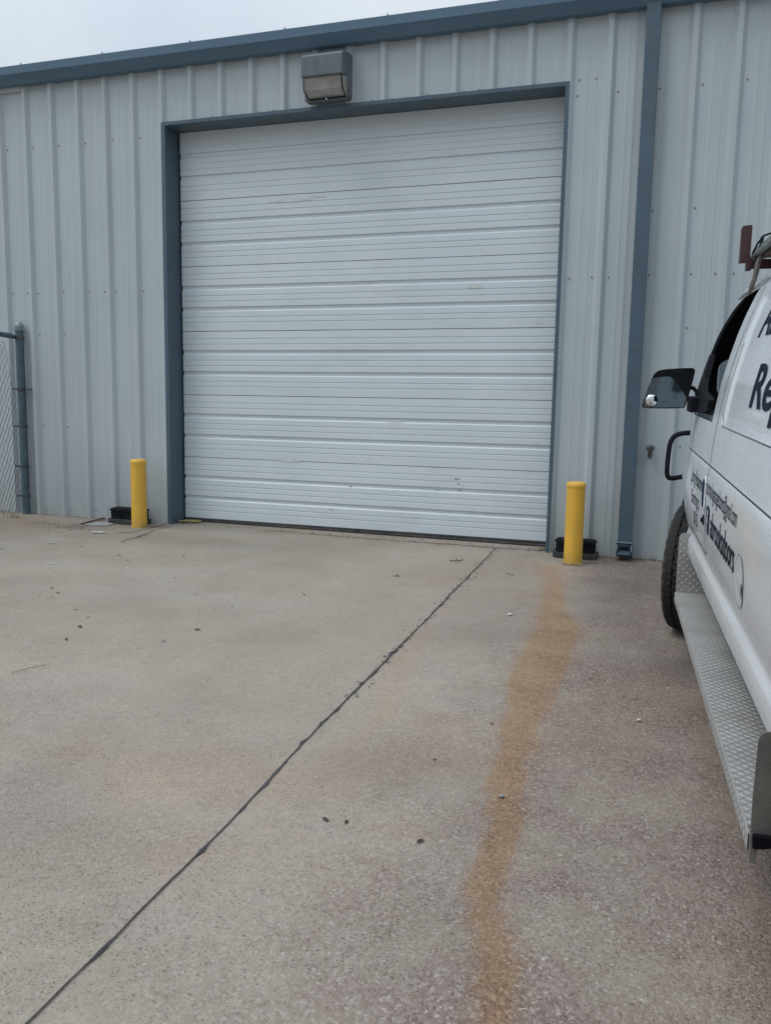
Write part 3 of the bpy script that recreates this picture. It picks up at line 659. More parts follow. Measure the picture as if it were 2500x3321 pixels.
# nose, bonnet, rear, windscreen header
nose = []
for z in Z(.455, 1.05): nose.append([(ww(.98, z)+(1.95-2*ww(.98, z))*t, .98+.06*math.sin(PI*t), z) for t in np.linspace(0, 1, 13)])
body.grid(nose)
hood = []
for i in range(9):
    t = i/8; v = .98-t*.54; z = 1.05+.19*math.sin(t*PI/2)
    hood.append([(ww(v, min(1.24, z))+(1.95-2*ww(v, min(1.24, z)))*u, v+(.06*math.sin(PI*u)*(1-t)), z+.03*math.sin(PI*u)*t) for u in np.linspace(0, 1, 13)])
body.grid(hood)
for side in (0, 1):     # fill between bonnet edge and beltline
    body.grid([[(ww(v, 1.05) if side == 0 else 1.95-ww(v, 1.05), v, 1.05) for v in np.linspace(.44, .98, 10)], [(ww(v, 1.24) if side == 0 else 1.95-ww(v, 1.24), v, z) for v, z in zip(np.linspace(.44, .98, 10), [1.05+.19*math.sin((1-k/9)*PI/2) for k in range(10)])]])
body.grid([[(ww(-4.75, z)+(1.95-2*ww(-4.75, z))*t, -4.75-.05*math.sin(PI*t), z) for t in np.linspace(0, 1, 9)] for z in Z(.455, 2.04)])
bodyo = body.build('body', M['white'], van, auto=32)
# thin ribbons that follow the side skin: panel gaps
def gap(pts, name, wdt=.004, m='seam', off=-.0018, par=None):
    mb = MB(); P = []
    for a, b in zip(pts[:-1], pts[1:]):
        n = max(2, int(math.hypot(b[0]-a[0], b[1]-a[1])/.02))
        P += [(a[0]+(b[0]-a[0])*i/n, a[1]+(b[1]-a[1])*i/n) for i in range(n)]
    P.append(pts[-1]); rows = [[], []]
    for i, (v, z) in enumerate(P):
        a = P[max(0, i-1)]; b = P[min(len(P)-1, i+1)]; d = math.hypot(b[0]-a[0], b[1]-a[1]) or 1; nv, nz_ = -(b[1]-a[1])/d, (b[0]-a[0])/d
        for r, s in ((0, 1), (1, -1)):
            vv, zz = v+nv*s*wdt/2, z+nz_*s*wdt/2; rows[r].append((ww(vv, zz)+off, vv, zz))
    mb.grid(rows); return mb.build(name, M[m], par or van, smooth=True)
gap([(-.985, 1.845), (-.985, 1.2), (-.985, 1.05), (-.985, .64), (-.96, .635)], 'door_gap', .010, off=-.0028)
gap([(-.10, 1.22), (-.10, 1.05), (-.10, .66), (-.14, .64), (-.96, .635)], 'door_gap', .008, off=-.0028)
gap([(.5, 1.048), (-.3, 1.0485), (-2, 1.049), (-4.6, 1.049)], 'belt_groove', .006, off=-.0012)
rc = [(-1.10, 1.60), (-1.10, 1.30)]+[(-1.10-.06*(1-math.cos(a)), 1.30-.06*math.sin(a)) for a in np.linspace(.2, PI/2, 6)]+[(-4.2, 1.24)]
gap(rc, 'panel_crease', .004, off=-.0015)
gap([(-2.8, .470), (-.11, .470)], 'rocker_edge', .004, off=-.001)
# fuel flap
fp = [(-2.06+.088*math.cos(a), .765+.092*math.sin(a)) for a in np.linspace(0, 2*PI, 33)]
mb = MB(); cx = []
mb.add([(ww(v, z)-.0028, v, z) for v, z in fp[:-1]], [tuple(range(32))])
ff = mb.build('fuel_flap', M['white'], van)
gap(fp, 'flap_gap', .0022, off=-.0045, par=ff)
mb = MB(); mb.add([(ww(v, z)-.0055, v, z) for v, z in [(-2.138, .775), (-2.148, .752), (-2.138, .722), (-2.126, .735), (-2.122, .755), (-2.127, .772)]], [tuple(range(6))]); mb.build('finger_recess', M['dark'], ff)
# door handle, lock
mb = MB(); P = [(-.875, .875), (-.875, .965), (-.89, .985), (-.945, .985), (-.958, .965), (-.958, .86), (-.945, .845), (-.89, .85)]
def plate2(mb, P, off, th=.006):
    n = len(P); A = [(ww(v, z)+off, v, z) for v, z in P]; B_ = [(ww(v, z)+off+th, v, z) for v, z in P]
    mb.add(A+B_, [tuple(range(n)), tuple(range(n, 2*n))[::-1]]+[(i, (i+1) % n, n+(i+1) % n, n+i) for i in range(n)])
plate2(mb, [( -.915+(v+.915)*1.25, .915+(z-.915)*1.12) for v, z in P], -.008); hs = mb.build('handle_bezel', M['white'], van, bevel=.002)
mb = MB(); plate2(mb, [(-.917+(v+.917)*.62, .915+(z-.915)*.93) for v, z in P], -.0105, .004); mb.build('door_handle', M['logo_blue'], van)
mb = MB(); mb.lathe([(0, -.014), (.012, -.014), (.013, 0)], 12, (ww(-.93, .79), -.93, .79), 'x'); mb.box(ww(-.93, .79)-.006, ww(-.93, .79), -.946, -.914, .768, .812); mb.build('door_lock', M['black'], van, bevel=.002)
# open cab window: black frame, lowered pane, mirror sail
fr_ = MB()
for z0, z1 in ((1.24, 1.86),):
    rows = []
    for z in Z(z0, z1):
        p = pil(z); rows.append([(ww(p-.05, z)-.001, p-.045, z), (ww(p-.09, z)+.004, p-.09, z), (ww(p-.10, z)+.03, p-.10, z)])
    fr_.grid(rows)
rows = [[(ww(wrear(z), z)+.001, wrear(z)+.001, z), (ww(wrear(z)+.012, z)+.003, wrear(z)+.012, z), (ww(wrear(z), z)+.04, wrear(z)+.014, z)] for z in Z(1.24, 1.86)]
fr_.grid(rows)
fro = fr_.build('window_frame', M['black'], van, smooth=True)
mb = MB(); mb.grid([[(ww(v, z)+.008, v, z) for v in np.linspace(-.765, .28, 24)] for z in (1.235, 1.26, 1.285, 1.31-.02)]); mb.build('window_pane', M['glass'], van, smooth=True)
# windscreen with dark surround: the cab is seen through it
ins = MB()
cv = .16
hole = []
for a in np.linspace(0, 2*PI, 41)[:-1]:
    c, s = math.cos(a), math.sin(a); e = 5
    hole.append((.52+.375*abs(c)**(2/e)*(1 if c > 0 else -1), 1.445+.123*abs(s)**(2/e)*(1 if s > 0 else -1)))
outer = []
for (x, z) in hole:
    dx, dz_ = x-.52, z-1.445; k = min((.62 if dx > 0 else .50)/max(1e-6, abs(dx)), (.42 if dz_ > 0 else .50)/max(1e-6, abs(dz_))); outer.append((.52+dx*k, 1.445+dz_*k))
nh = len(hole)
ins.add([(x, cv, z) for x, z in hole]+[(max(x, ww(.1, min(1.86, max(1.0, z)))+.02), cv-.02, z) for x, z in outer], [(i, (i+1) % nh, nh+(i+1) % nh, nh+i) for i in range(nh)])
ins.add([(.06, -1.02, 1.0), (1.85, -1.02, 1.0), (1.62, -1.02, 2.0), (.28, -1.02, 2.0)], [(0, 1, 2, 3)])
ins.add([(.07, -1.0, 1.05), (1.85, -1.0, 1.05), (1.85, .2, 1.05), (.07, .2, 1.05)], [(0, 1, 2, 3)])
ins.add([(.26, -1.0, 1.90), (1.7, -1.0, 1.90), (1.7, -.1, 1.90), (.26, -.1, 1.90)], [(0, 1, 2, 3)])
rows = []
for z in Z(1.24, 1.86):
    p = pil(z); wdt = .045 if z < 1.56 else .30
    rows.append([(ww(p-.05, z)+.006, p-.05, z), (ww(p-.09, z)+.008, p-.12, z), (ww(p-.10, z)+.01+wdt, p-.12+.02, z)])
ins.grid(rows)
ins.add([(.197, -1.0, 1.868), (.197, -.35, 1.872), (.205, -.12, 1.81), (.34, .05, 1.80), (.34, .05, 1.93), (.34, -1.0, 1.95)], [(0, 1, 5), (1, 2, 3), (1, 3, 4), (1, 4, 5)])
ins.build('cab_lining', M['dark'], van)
gm_, gnt, gb = newmat('tinted_windscreen'); gnt.nodes.remove(gb)
g1 = gnt.nodes.new('ShaderNodeBsdfTransparent'); g1.inputs[0].default_value = (.42, .47, .48, 1); g2 = gnt.nodes.new('ShaderNodeBsdfGlossy'); g2.inputs['Roughness'].default_value = .05
g3 = gnt.nodes.new('ShaderNodeMixShader'); g3.inputs[0].default_value = .04; gnt.links.new(g1.outputs[0], g3.inputs[1]); gnt.links.new(g2.outputs[0], g3.inputs[2])
gnt.links.new(g3.outputs[0], [n_ for n_ in gnt.nodes if n_.type == 'OUTPUT_MATERIAL'][0].inputs[0])
mb = MB(); mb.grid([[(ww(.3, min(z, 1.86))+.02+(1.89-2*ww(.3, min(z, 1.86)))*t, pil(z)-.02+.05*math.sin(PI*t), z) for t in np.linspace(0, 1, 13)] for z in (1.255, 1.4, 1.58, 1.7, 1.8, 1.86)]); mb.build('windscreen', gm_, van, smooth=True)
# mirror bracket and sail
mb = MB(); sailP = [(.10, 1.262), (.05, 1.345), (.02, 1.40), (-.005, 1.50), (-.045, 1.575), (-.075, 1.575), (-.13, 1.45), (-.22, 1.38), (-.52, 1.355), (-.60, 1.34), (-.60, 1.285), (-.2, 1.262)]
n = len(sailP); A = [(ww(v, z)-.020, v, z) for v, z in sailP]; B_ = [(ww(v, z)+.012, v, z) for v, z in sailP]
mb.add(A+B_, [tuple(range(n)), tuple(range(n, 2*n))[::-1]]+[(i, (i+1) % n, n+(i+1) % n, n+i) for i in range(n)]); sail = mb.build('mirror_sail', M['black'], van, bevel=.004)
mb = MB(); mb.box(-.030, .06, -.20, -.06, 1.262, 1.348); mb.build('mirror_bracket', M['black'], van, bevel=.010)
# mirror head
mv = -.13
def mp(u, t, dv=0): return (u, mv+dv, t)
mo = [(-.271, 1.285), (-.272, 1.295), (-.226, 1.455), (-.205, 1.482), (-.175, 1.493), (-.100, 1.499), (-.022, 1.503), (-.008, 1.497), (-.003, 1.480), (-.040, 1.292), (-.055, 1.280), (-.255, 1.277)]
def chaikin(P, closed=True, it=2):
    for _ in range(it):
        Q = [] if closed else [P[0]]; n_ = len(P)
        for i in range(n_ if closed else n_-1):
            a, b = P[i], P[(i+1) % n_]
            Q += [tuple(.75*x+.25*y for x, y in zip(a, b)), tuple(.25*x+.75*y for x, y in zip(a, b))]
        P = Q if closed else Q+[P[-1]]
    return P
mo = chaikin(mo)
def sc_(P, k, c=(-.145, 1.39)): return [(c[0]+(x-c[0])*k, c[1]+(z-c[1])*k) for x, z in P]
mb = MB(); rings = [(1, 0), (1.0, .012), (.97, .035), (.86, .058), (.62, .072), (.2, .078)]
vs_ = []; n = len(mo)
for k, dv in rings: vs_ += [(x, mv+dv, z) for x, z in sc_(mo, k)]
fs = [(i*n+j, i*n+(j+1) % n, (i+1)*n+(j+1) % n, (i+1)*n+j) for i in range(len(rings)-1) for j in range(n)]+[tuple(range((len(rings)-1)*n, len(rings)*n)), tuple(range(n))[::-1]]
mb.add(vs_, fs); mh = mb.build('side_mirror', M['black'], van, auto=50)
mb = MB(); g = [(-.230, 1.441), (-.19, 1.450), (-.150, 1.455), (-.130, 1.452), (-.118, 1.443), (-.080, 1.398), (-.043, 1.345), (-.040, 1.335), (-.050, 1.292), (-.058, 1.286), (-.250, 1.283), (-.262, 1.286), (-.264, 1.300)]  # upper right corner cut away: the bare black housing draws a dark reflection there
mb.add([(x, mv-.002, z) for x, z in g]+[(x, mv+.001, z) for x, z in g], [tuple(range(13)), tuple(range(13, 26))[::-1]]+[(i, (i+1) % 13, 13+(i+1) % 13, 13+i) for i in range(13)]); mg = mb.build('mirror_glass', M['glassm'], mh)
mb = MB(); rr_ = .031; prof = [(rr_+.003, .002), (rr_+.003, -.006), (rr_, -.007), (rr_*.85, -.0105), (rr_*.55, -.014), (0, -.0155)]
mb.lathe(prof[2:], 32, (-.224, mv-.004, 1.323), 'y'); mb.build('spot_mirror', M['chrome'], mh, smooth=True)
mb = MB(); mb.lathe(prof[:3]+[(rr_-.001, -.006)], 32, (-.224, mv-.004, 1.323), 'y'); mb.build('spot_mirror_rim', M['black'], mh)
mb = MB(); mb.tube([(-.04, mv+.035, 1.395), (-.005, mv+.035, 1.393), (.012, mv+.03, 1.375), (.018, mv+.02, 1.345), (.018, mv+.01, 1.32)], .011, 10); mb.build('mirror_arm', M['black'], van, smooth=True)
# brush guard at the nose
mb = MB(); q = [(.14, 1.02, 1.080), (.04, 1.0, 1.076), (-.01, .985, 1.055), (-.033, .98, 1.01), (-.040, .975, .92), (-.043, .97, .815), (-.035, .972, .775), (-.012, .98, .762), (.06, .99, .778), (.14, 1.0, .79)]
q = chaikin(q, False); mb.tube(q, .017, 10); qq = [(1.95-x, y, z) for x, y, z in q]; mb.tube(qq, .017, 10); mb.tube([(.14, 1.10, 1.08), (1.81, 1.10, 1.08)], .017, 8); mb.tube([(.14, 1.10, .78), (1.81, 1.10, .78)], .017, 8)
mb.tube([(.14, 1.02, 1.08), (.14, 1.10, 1.08)], .017, 8); mb.tube([(1.81, 1.0, .79), (1.81, 1.1, .78)], .017, 8); mb.tube([(.14, 1.0, .79), (.14, 1.10, .78)], .017, 8); mb.tube([(.6, 1.1, .5), (.6, 1.1, 1.1)], .02, 8); mb.tube([(1.35, 1.1, .5), (1.35, 1.1, 1.1)], .02, 8)
mb.build('brush_guard', M['black'], van, smooth=True)
mb = MB(); mb.prism([(.30, .46), (1.65, .46), (1.65, .60), (.30, .60)], 'y', 1.03, 1.10); mb.build('front_bumper', M['black'], van, bevel=.02)
for x in (.42, 1.53):
    mb = MB(); mb.box(x-.12, x+.12, 1.0, 1.045, .80, .96); mb.build('headlight', M['chrome'], van, bevel=.01)
mb = MB(); mb.box(.58, 1.37, 1.02, 1.055, .78, .98); mb.build('grille', M['black'], van, bevel=.01)
for x in (.30, 1.65):
    mb = MB(); mb.box(x-.07, x+.07, -4.815, -4.77, .95, 1.25); mb.build('tail_light', simple('red_tail_lens', (.35, .01, .01), .2), van, bevel=.01)
mb = MB(); mb.box(.15, 1.8, -4.90, -4.80, .45, .58); mb.build('rear_bumper', M['black'], van, bevel=.02)
# wheels
def wheel(x, y, flip=False, steer=0):
    R0 = .37; W = .225; k = 132
    rimm = MB(); s = -1 if flip else 1
    rimm.lathe([(0, .06*s), (.05, .05*s), (.12, .07*s), (.19, .10*s), (.205, .03*s), (.215, .02*s), (.205, .20*s)], 40, axis='x')
    ro = rimm.build('wheel', M['galv'], van, smooth=True); ro.location = (x, y, R0); ro.rotation_euler = (0, 0, R(steer))
    mb = MB(); prof = [(.205, .022), (.225, .006), (.27, .0), (.322, .003), (.350, .008), (.362, .017), (.3675, .030), (.369, .062), (.361, .064), (.361, .070), (.370, .072), (.370, .108), (.362, .110), (.362, .116), (.370, .118), (.370, .152), (.361, .154), (.361, .160), (.369, .162), (.366, .182), (.35, .205), (.30, .222), (.22, .215), (.205, .2)]
    vs_ = []; fs = []
    for (r, h) in prof:
        for j in range(k):
            a = 2*PI*j/k; rj = r
            if r > .335 and (j+int(h*60)) % 4 == 0: rj = r-.013
            vs_.append((h*s, rj*math.cos(a), rj*math.sin(a)))
    for i in range(len(prof)-1):
        for j in range(k): fs.append((i*k+j, i*k+(j+1) % k, (i+1)*k+(j+1) % k, (i+1)*k+j))
    mb.add(vs_, fs); mb.build('tyre', M['tyre'], ro, auto=40)
wheel(-.026, 0, False, -18.0); wheel(1.97, 0, True, -18.0); wheel(.03, RW); wheel(1.90, RW, True)
mb = MB()   # wheel housings and floor pan, dark underside
for xa, xb in ((.24, .5), (1.45, 1.71)):
    for vc in (0, RW):
        rows = [[(x, vc+.46*math.cos(a), .37+.46*math.sin(a)) for a in np.linspace(-.1, PI+.1, 20)] for x in (xa-.225, xb)] if xa < 1 else [[(x, vc+.46*math.cos(a), .37+.46*math.sin(a)) for a in np.linspace(-.1, PI+.1, 20)] for x in (xa, xb+.225)]
        mb.grid(rows)
mb.box(.16, 1.79, RW+.5, -.5, .36, .46); mb.box(.5, 1.45, -4.7, .9, .33, .46); mb.build('underbody', M['dark'], van)
# running board with upright end plates, raised lugs are geometry
BZ = .333; BW0, BW1 = -.062, .105; BV0, BV1 = -2.95, -.515
def lug(mb, c, ax, ay, n, L_, W_, H_):
    """c centre, ax long axis, ay short axis, n normal"""
    P = [c-ax*L_, c-ay*W_*.75-ax*L_*.3, c-ay*W_*.75+ax*L_*.3, c+ax*L_, c+ay*W_*.75+ax*L_*.3, c+ay*W_*.75-ax*L_*.3, c-ax*L_*.5+n*H_, c+ax*L_*.5+n*H_]
    mb.add(P, [(0, 1, 6), (1, 2, 7, 6), (2, 3, 7), (3, 4, 7), (4, 5, 6, 7), (5, 0, 6)])
rb = MB()
rb.box(BW0, BW1, BV0, BV1, BZ-.004, BZ)
rb.grid([[(BW0-.0005, v, BZ-.0) for v in (BV0, BV1)], [(BW0-.0045, v, BZ-.006) for v in (BV0, BV1)], [(BW0-.0045, v, BZ-.050) for v in (BV0, BV1)], [(BW0+.001, v, BZ-.050) for v in (BV0, BV1)], [(BW0+.001, v, BZ-.006) for v in (BV0, BV1)]])
cell = .0185; X_, Y_, Z_ = Vector((1, 0, 0)), Vector((0, 1, 0)), Vector((0, 0, 1))
nx = int((BW1-BW0)/cell); ny = int((BV1-BV0)/cell)
for i in range(nx+1):
    for j in range(ny):
        c = Vector((BW0+.006+i*cell, BV0+.01+j*cell, BZ)); s = 1 if (i+j) % 2 else -1
        if c.x > BW1-.004: continue
        d = (X_*1.0+Y_*s*.75).normalized() if True else None; lug(rb, c, d, d.cross(Z_), Z_, .0105, .0026, .0014)
for j in range(int((BV1-BV0)/.0185)):
    for k in range(2):
        c = Vector((BW0-.0045, BV0+.01+j*.0185+.0092*k, BZ-.017-.018*k)); s = 1 if (j+k) % 2 else -1
        d = (Z_+Y_*s*.55).normalized(); lug(rb, c, d, d.cross(X_), -X_, .0098, .0026, .0016)
board = rb.build('running_board', M['tread'], van)
def endplate(v, facing, h, m, lugs):
    n0 = MB(); r = .028
    P = [(BW0, BZ-.045 if facing < 0 and False else BZ-.002)]
    top = BZ+h; xl = BW0+.004
    P = [(BW0, BZ-.002), (BW0-.002, BZ+.1), (xl-.004, top-r)]+[(xl-.004+r-r*math.cos(a), top-r+r*math.sin(a)) for a in np.linspace(.3, PI/2, 5)]+[(BW1+.12, top+.004), (BW1+.12, BZ-.002)]
    n0.prism(P, 'y', v, v+.004)
    if lugs:
        for i in range(12):
            for j in range(20):
                c = Vector((BW0+.012+i*cell, v, BZ+.014+j*cell)); s = 1 if (i+j) % 2 else -1
                if c.z > top-.012 or (c.z > top-.03 and i == 0): continue
                d = (X_+Z_*s*.95).normalized(); lug(n0, c, d, d.cross(Y_), -Y_, .0115, .0032, .0028)
    return n0.build('end_plate', m, board)
endplate(-.519, -1, .318, M['tread'], True)
endplate(-2.954, -1, .268, M['tread_back'], False)
mb = MB(); mb.prism([(-.060, .335), (-.058, .300), (-.034, .300), (-.018, .306), (.12, .275), (.16, .275), (.16, .335)], 'y', -2.972, -2.956); mb.build('mounting_bracket', M['dark'], board, bevel=.003)
mb = MB(); mb.prism([(-.064, .333), (-.062, .262), (-.048, .257), (-.042, .333)], 'y', -2.966, -2.915); mb.build('folded_end', M['tread_back'], board)
# roof drip rail
mb = MB(); P = [(ww(-.5, 1.885)-.004, v, 1.893+.015*min(0, (v+.6))*0) for v in np.linspace(-4.6, -.6, 30)]+[(ww(-.3, 1.87)-.006, -.42, 1.882), (ww(-.2, 1.84)-.008, -.28, 1.857)]
mb.tube(P, .010, 8); mb.build('drip_rail', M['white'], van, smooth=True)
# roof rack
rack = MB(); RV = -.85
rack.box(.125, 1.83, RV-.004, RV+.036, 1.956, 1.978); rack.box(.118, 1.84, RV-.006, RV, 1.935, 1.978)
rko = rack.build('roof_rack', M['rackred'], van, bevel=.002)
pz0, pz1 = 1.972, 2.128
for dx in (0, 1.75-.04):
    mb = MB(); mb.prism([(.088+dx, pz0), (.130+dx, pz0+.001), (.130+dx, pz1-.003), (.126+dx, pz1), (.092+dx, pz1-.003), (.089+dx, pz1-.008)], 'y', RV+.0, RV+.005)
    mb.box(.088+dx, .092+dx, RV+.005, RV+.04, pz0, pz1-.01); mb.box(.086+dx, .132+dx, RV-.004, RV+.04, pz0-.006, pz0)
    mb.build('rack_upright', M['rackred'], rko)
mb = MB(); mb.box(.116, .136, RV-.012, RV+.03, 1.93, 1.985); mb.box(.26, .30, RV-.01, RV+.03, 1.90, 1.956); mb.tube([(.28, RV, 1.96), (.30, RV, 1.87)], .012, 6); mb.build('rack_foot', M['rackred'], rko)
rear = MB()
for RV2 in (-2.0, -3.1, -4.2):
    rear.box(.10, 1.85, RV2-.006, RV2+.03, 1.96, 2.0); rear.tube([(.20, RV2, 1.96), (.27, RV2, 1.92)], .014, 6)
    rear.box(.09, .13, RV2-.004, RV2+.03, 1.98, 2.12)
for x in (.30, 1.65): rear.box(x, x+.03, -4.25, RV+.02, 1.979, 1.998)
rear.build('cross_bar', M['rackred'], rko)
# pipes, board and rope carried on the rack
mb = MB()
for (x, z, r) in ((.158, 2.000, .013), (.182, 2.030, .016), (.215, 2.022, .024), (.262, 2.035, .024), (.30, 2.068, .028), (.245, 2.074, .020), (.345, 2.045, .030)):
    mb.tube([(x, -4.5, z-.002), (x, -2.5, z), (x-.004, RV+.18, z)], r, 12)
tag(mb.build('pipe_bundle', M['pvc'], None, auto=50), 'grey pipes lashed in a bundle on top of the van roof rack', 'pipes').matrix_world = VM
mb = MB(); mb.box(.205, .50, -3.9, RV+.10, 1.9995, 2.018); mb.prism([(.172, 1.979), (.42, 1.979), (.46, 2.030), (.225, 2.022)], 'y', -2.9, RV-.03)
o = mb.build('timber_board', M['brown'], None, bevel=.003); o.matrix_world = VM; tag(o, 'brown timber board under the pipes on the roof rack', 'board')
mb = MB()
mb.tube([(.135, RV-.02, 2.00), (.155, RV-.02, 2.045), (.175, RV-.03, 2.075), (.24, RV-.04, 2.095), (.31, RV-.04, 2.105), (.38, RV-.05, 2.10)], .0045, 6)
mb.tube([(.205, RV-.03, 1.99), (.225, RV-.04, 2.03), (.235, RV-.05, 2.08), (.30, RV-.06, 2.115)], .005, 6)
mb.tube([(.25, RV-.04, 2.0), (.275, RV-.06, 2.04), (.30, RV-.05, 2.10)], .0045, 6)
mb.tube([(.15, RV-.03, 1.965), (.165, RV-.04, 2.02), (.170, RV-.03, 2.07)], .008, 6)
o = mb.build('lashing_strap', M['black'], None); o.matrix_world = VM; tag(o, 'black strap looped round the pipes on the roof rack', 'strap')
mb = MB()
P = [(.30, RV-.06, 2.035), (.245, RV-.07, 2.035), (.205, RV-.07, 2.030), (.180, RV-.07, 2.012), (.165, RV-.07, 1.985), (.155, RV-.07, 1.955), (.150, RV-.07, 1.92), (.143, RV-.07, 1.88), (.136, RV-.06, 1.845), (.134, RV-.05, 1.825)]
mb.tube([(x+random.uniform(-.001, .001), y, z) for x, y, z in P], [.010, .011, .012, .012, .0115, .011, .0115, .011, .010, .008], 8)
for _ in range(24):
    i = random.randrange(len(P)); x, y, z = P[i]; mb.tube([(x, y-.01, z), (x+random.uniform(-.018, .018), y-.015, z+random.uniform(-.02, .01))], .0008, 3)
o = mb.build('rope', M['ropegrey'], None, smooth=True); o.matrix_world = VM; tag(o, 'frayed grey rope hanging down from the roof rack to the gutter rail', 'rope')
# a hook of the nearer rack hanging beside the lettering
mb = MB(); mb.prism([(.128, 1.66), (.118, 1.60), (.150, 1.595), (.30, 1.60), (.30, 1.93), (.235, 1.93), (.19, 1.80)], 'y', -1.74, -1.73); o = mb.build('rack_hook', M['rackred'], rko)

# lettering
def lettering(txt, v0, v1, z0, cap, name='lettering', m='sign_blue', off=-.0022, bold=.012, shear=0, par=None):
    cu_ = bpy.data.curves.new('text', 'FONT'); cu_.body = txt; cu_.offset = bold; cu_.resolution_u = 4; cu_.shear = shear
    ob = bpy.data.objects.new('text', cu_); COL.objects.link(ob)
    bpy.context.view_layer.update(); dg = bpy.context.evaluated_depsgraph_get()
    me = bpy.data.meshes.new_from_object(ob.evaluated_get(dg)); bpy.data.objects.remove(ob)
    bm = bmesh.new(); bm.from_mesh(me)
    xs = [p.co.x for p in bm.verts]; x0, x1 = min(xs), max(xs)
    # cut into horizontal bands so the letters follow the curved skin
    zk = cap/.70
    for k in range(1, 8):
        yy = -.25+k*.14
        bmesh.ops.bisect_plane(bm, geom=bm.verts[:]+bm.edges[:]+bm.faces[:], plane_co=(0, yy, 0), plane_no=(0, 1, 0))
    for p in bm.verts:
        v = v0+(v1-v0)*(p.co.x-x0)/(x1-x0); z = z0+p.co.y*zk; p.co = (ww(v, z)+off, v, z)
    bm.to_mesh(me); bm.free(); me.materials.clear(); me.materials.append(M[m]); me.name = name
    o = bpy.data.objects.new(name, me); COL.objects.link(o); o.parent = par or van; return o
lettering('ABROOKS', -1.36, -2.75, 1.612, .165, off=-.003)
lettering('Repair', -1.665, -2.75, 1.345, .155, off=-.003, bold=.02)
lettering('abrooksgaragedoors@gmail.com', -1.005, -1.925, .925, .070, bold=.008)
lettering('abrooksdoors', -1.195, -1.925, .762, .112, bold=.016)
lettering('Spring Replacement', -.33, -.83, .905, .074, bold=.006)
lettering('Starting at', -.39, -.70, .80, .072, bold=.006)
lettering('$125', -.48, -.65, .705, .066, bold=.006)
mb = MB(); bx = [(-1.035, .765), (-1.035, .865), (-1.05, .878), (-1.13, .878), (-1.145, .865), (-1.145, .765), (-1.13, .752), (-1.05, .752)]
mb.add([(ww(v, z)-.003, v, z) for v, z in bx], [tuple(range(8))]); lg = mb.build('square_badge', M['logo_blue'], van)
lettering('f', -1.075, -1.125, .757, .105, name='badge_letter', m='white', off=-.0050, bold=.03, par=lg)

SHELL_K, SHELL_O = .936, Vector((-.0293, -.322, .0924))
for o in [x for x in bpy.data.objects if x.parent == van]:
    if o.name.split('.')[0] in ('wheel', 'running_board', 'underbody'): continue
    o.scale = (SHELL_K,)*3; o.location = SHELL_O
for nm in ('pipe_bundle', 'timber_board', 'lashing_strap', 'rope'):
    bpy.data.objects[nm].matrix_world = VM @ Matrix.Translation(SHELL_O) @ Matrix.Scale(SHELL_K, 4)
# ------------------------------------------------------------------ litter on the slab
def leaf_obj(x, y, s, m, name, label, cat, group=None, kind=0):
    mb = MB(); n = 7; A = random.uniform(0, 2*PI); L_ = s; W_ = s*random.uniform(.22, .42); rows = []
    for i in range(n):
        t = i/(n-1); wd = W_*math.sin(PI*min(1, max(0.03, t*.94+.03)))**.8; c = .10*s*math.sin(PI*t)*.6
        rows.append([((t-.5)*L_, -wd*.5+random.uniform(-.08, .08)*wd, c*.5+.18*wd), ((t-.5)*L_, 0, c*.5+.002), ((t-.5)*L_, wd*.5, c*.5+.35*wd+random.uniform(0, .2)*wd)])
    mb.grid(rows); o = mb.build(name, m, smooth=True); o.modifiers.new('thick', 'SOLIDIFY').thickness = .0012
    o.location = (x, y, gz(x, y)+.004); o.rotation_euler = (random.uniform(-.1, .1), random.uniform(-.1, .1), A); tag(o, label, cat, group); return o
LV = [(.632,-2.434),(.768,-2.533),(.716,-2.652),(.798,-2.621),(1.14,-2.82),(1.312,-2.928),(1.39,-3.102),(1.471,-3.313),(.932,-1.271),(1.639,-2.247),(2.044,-2.919),(1.979,-3.159),(1.924,-3.312),(1.997,-2.422),(-.057,-1.247),(.604,-1.541),(.434,-1.419),(-.589,-1.561),(.25,-2.0),(1.25,-1.9),(2.3,-2.0)]
for x, y in LV: leaf_obj(x, y, random.uniform(.018, .038), M['leaf'], 'dry_leaf', 'tiny dry brown leaf scrap lying on the left half of the concrete apron', 'leaf', 'leaf scraps scattered on the concrete')
leaf_obj(3.519, -4.576, .030, M['leaf'], 'dry_leaf', 'curled dark leaf just right of the slab joint, left one of a pair', 'leaf', 'near leaves')
leaf_obj(3.590, -4.567, .026, M['leaf'], 'dry_leaf', 'crumpled dark leaf just right of the slab joint, right one of a pair', 'leaf', 'near leaves')
leaf_obj(3.847, -4.594, .034, M['leaf'], 'dry_leaf', 'dark pointed leaf close to the left edge of the rust stain', 'leaf', 'near leaves')
leaf_obj(3.884, -3.635, .022, M['leaf'], 'dry_leaf', 'small dark leaf on the left edge of the rust stain', 'leaf', 'near leaves')
leaf_obj(3.745, -4.039, .016, M['leaf'], 'dry_leaf', 'tiny brown leaf left of the rust stain, farther than the pointed leaf', 'leaf', 'near leaves')
def twig(pts, r, m, name, label, cat, extra=None):
    mb = MB(); mb.tube([(x, y, gz(x, y)+.006+r+h) for x, y, h in pts], r, 5)
    if extra: mb.tube([(x, y, gz(x, y)+.006+r+h) for x, y, h in extra], r*.7, 5)
    return tag(mb.build(name, m, smooth=True), label, cat)
twig([(.133,-.964,0),(.125,-.88,.003),(.142,-.799,.002),(.12,-.60,.006),(.105,-.449,.004)], .003, M['twig'], 'forked_twig', 'forked grey twig on the concrete near the left bollard', 'twig', [(.142,-.799,.002),(.155,-.70,.004),(.165,-.606,.006)])
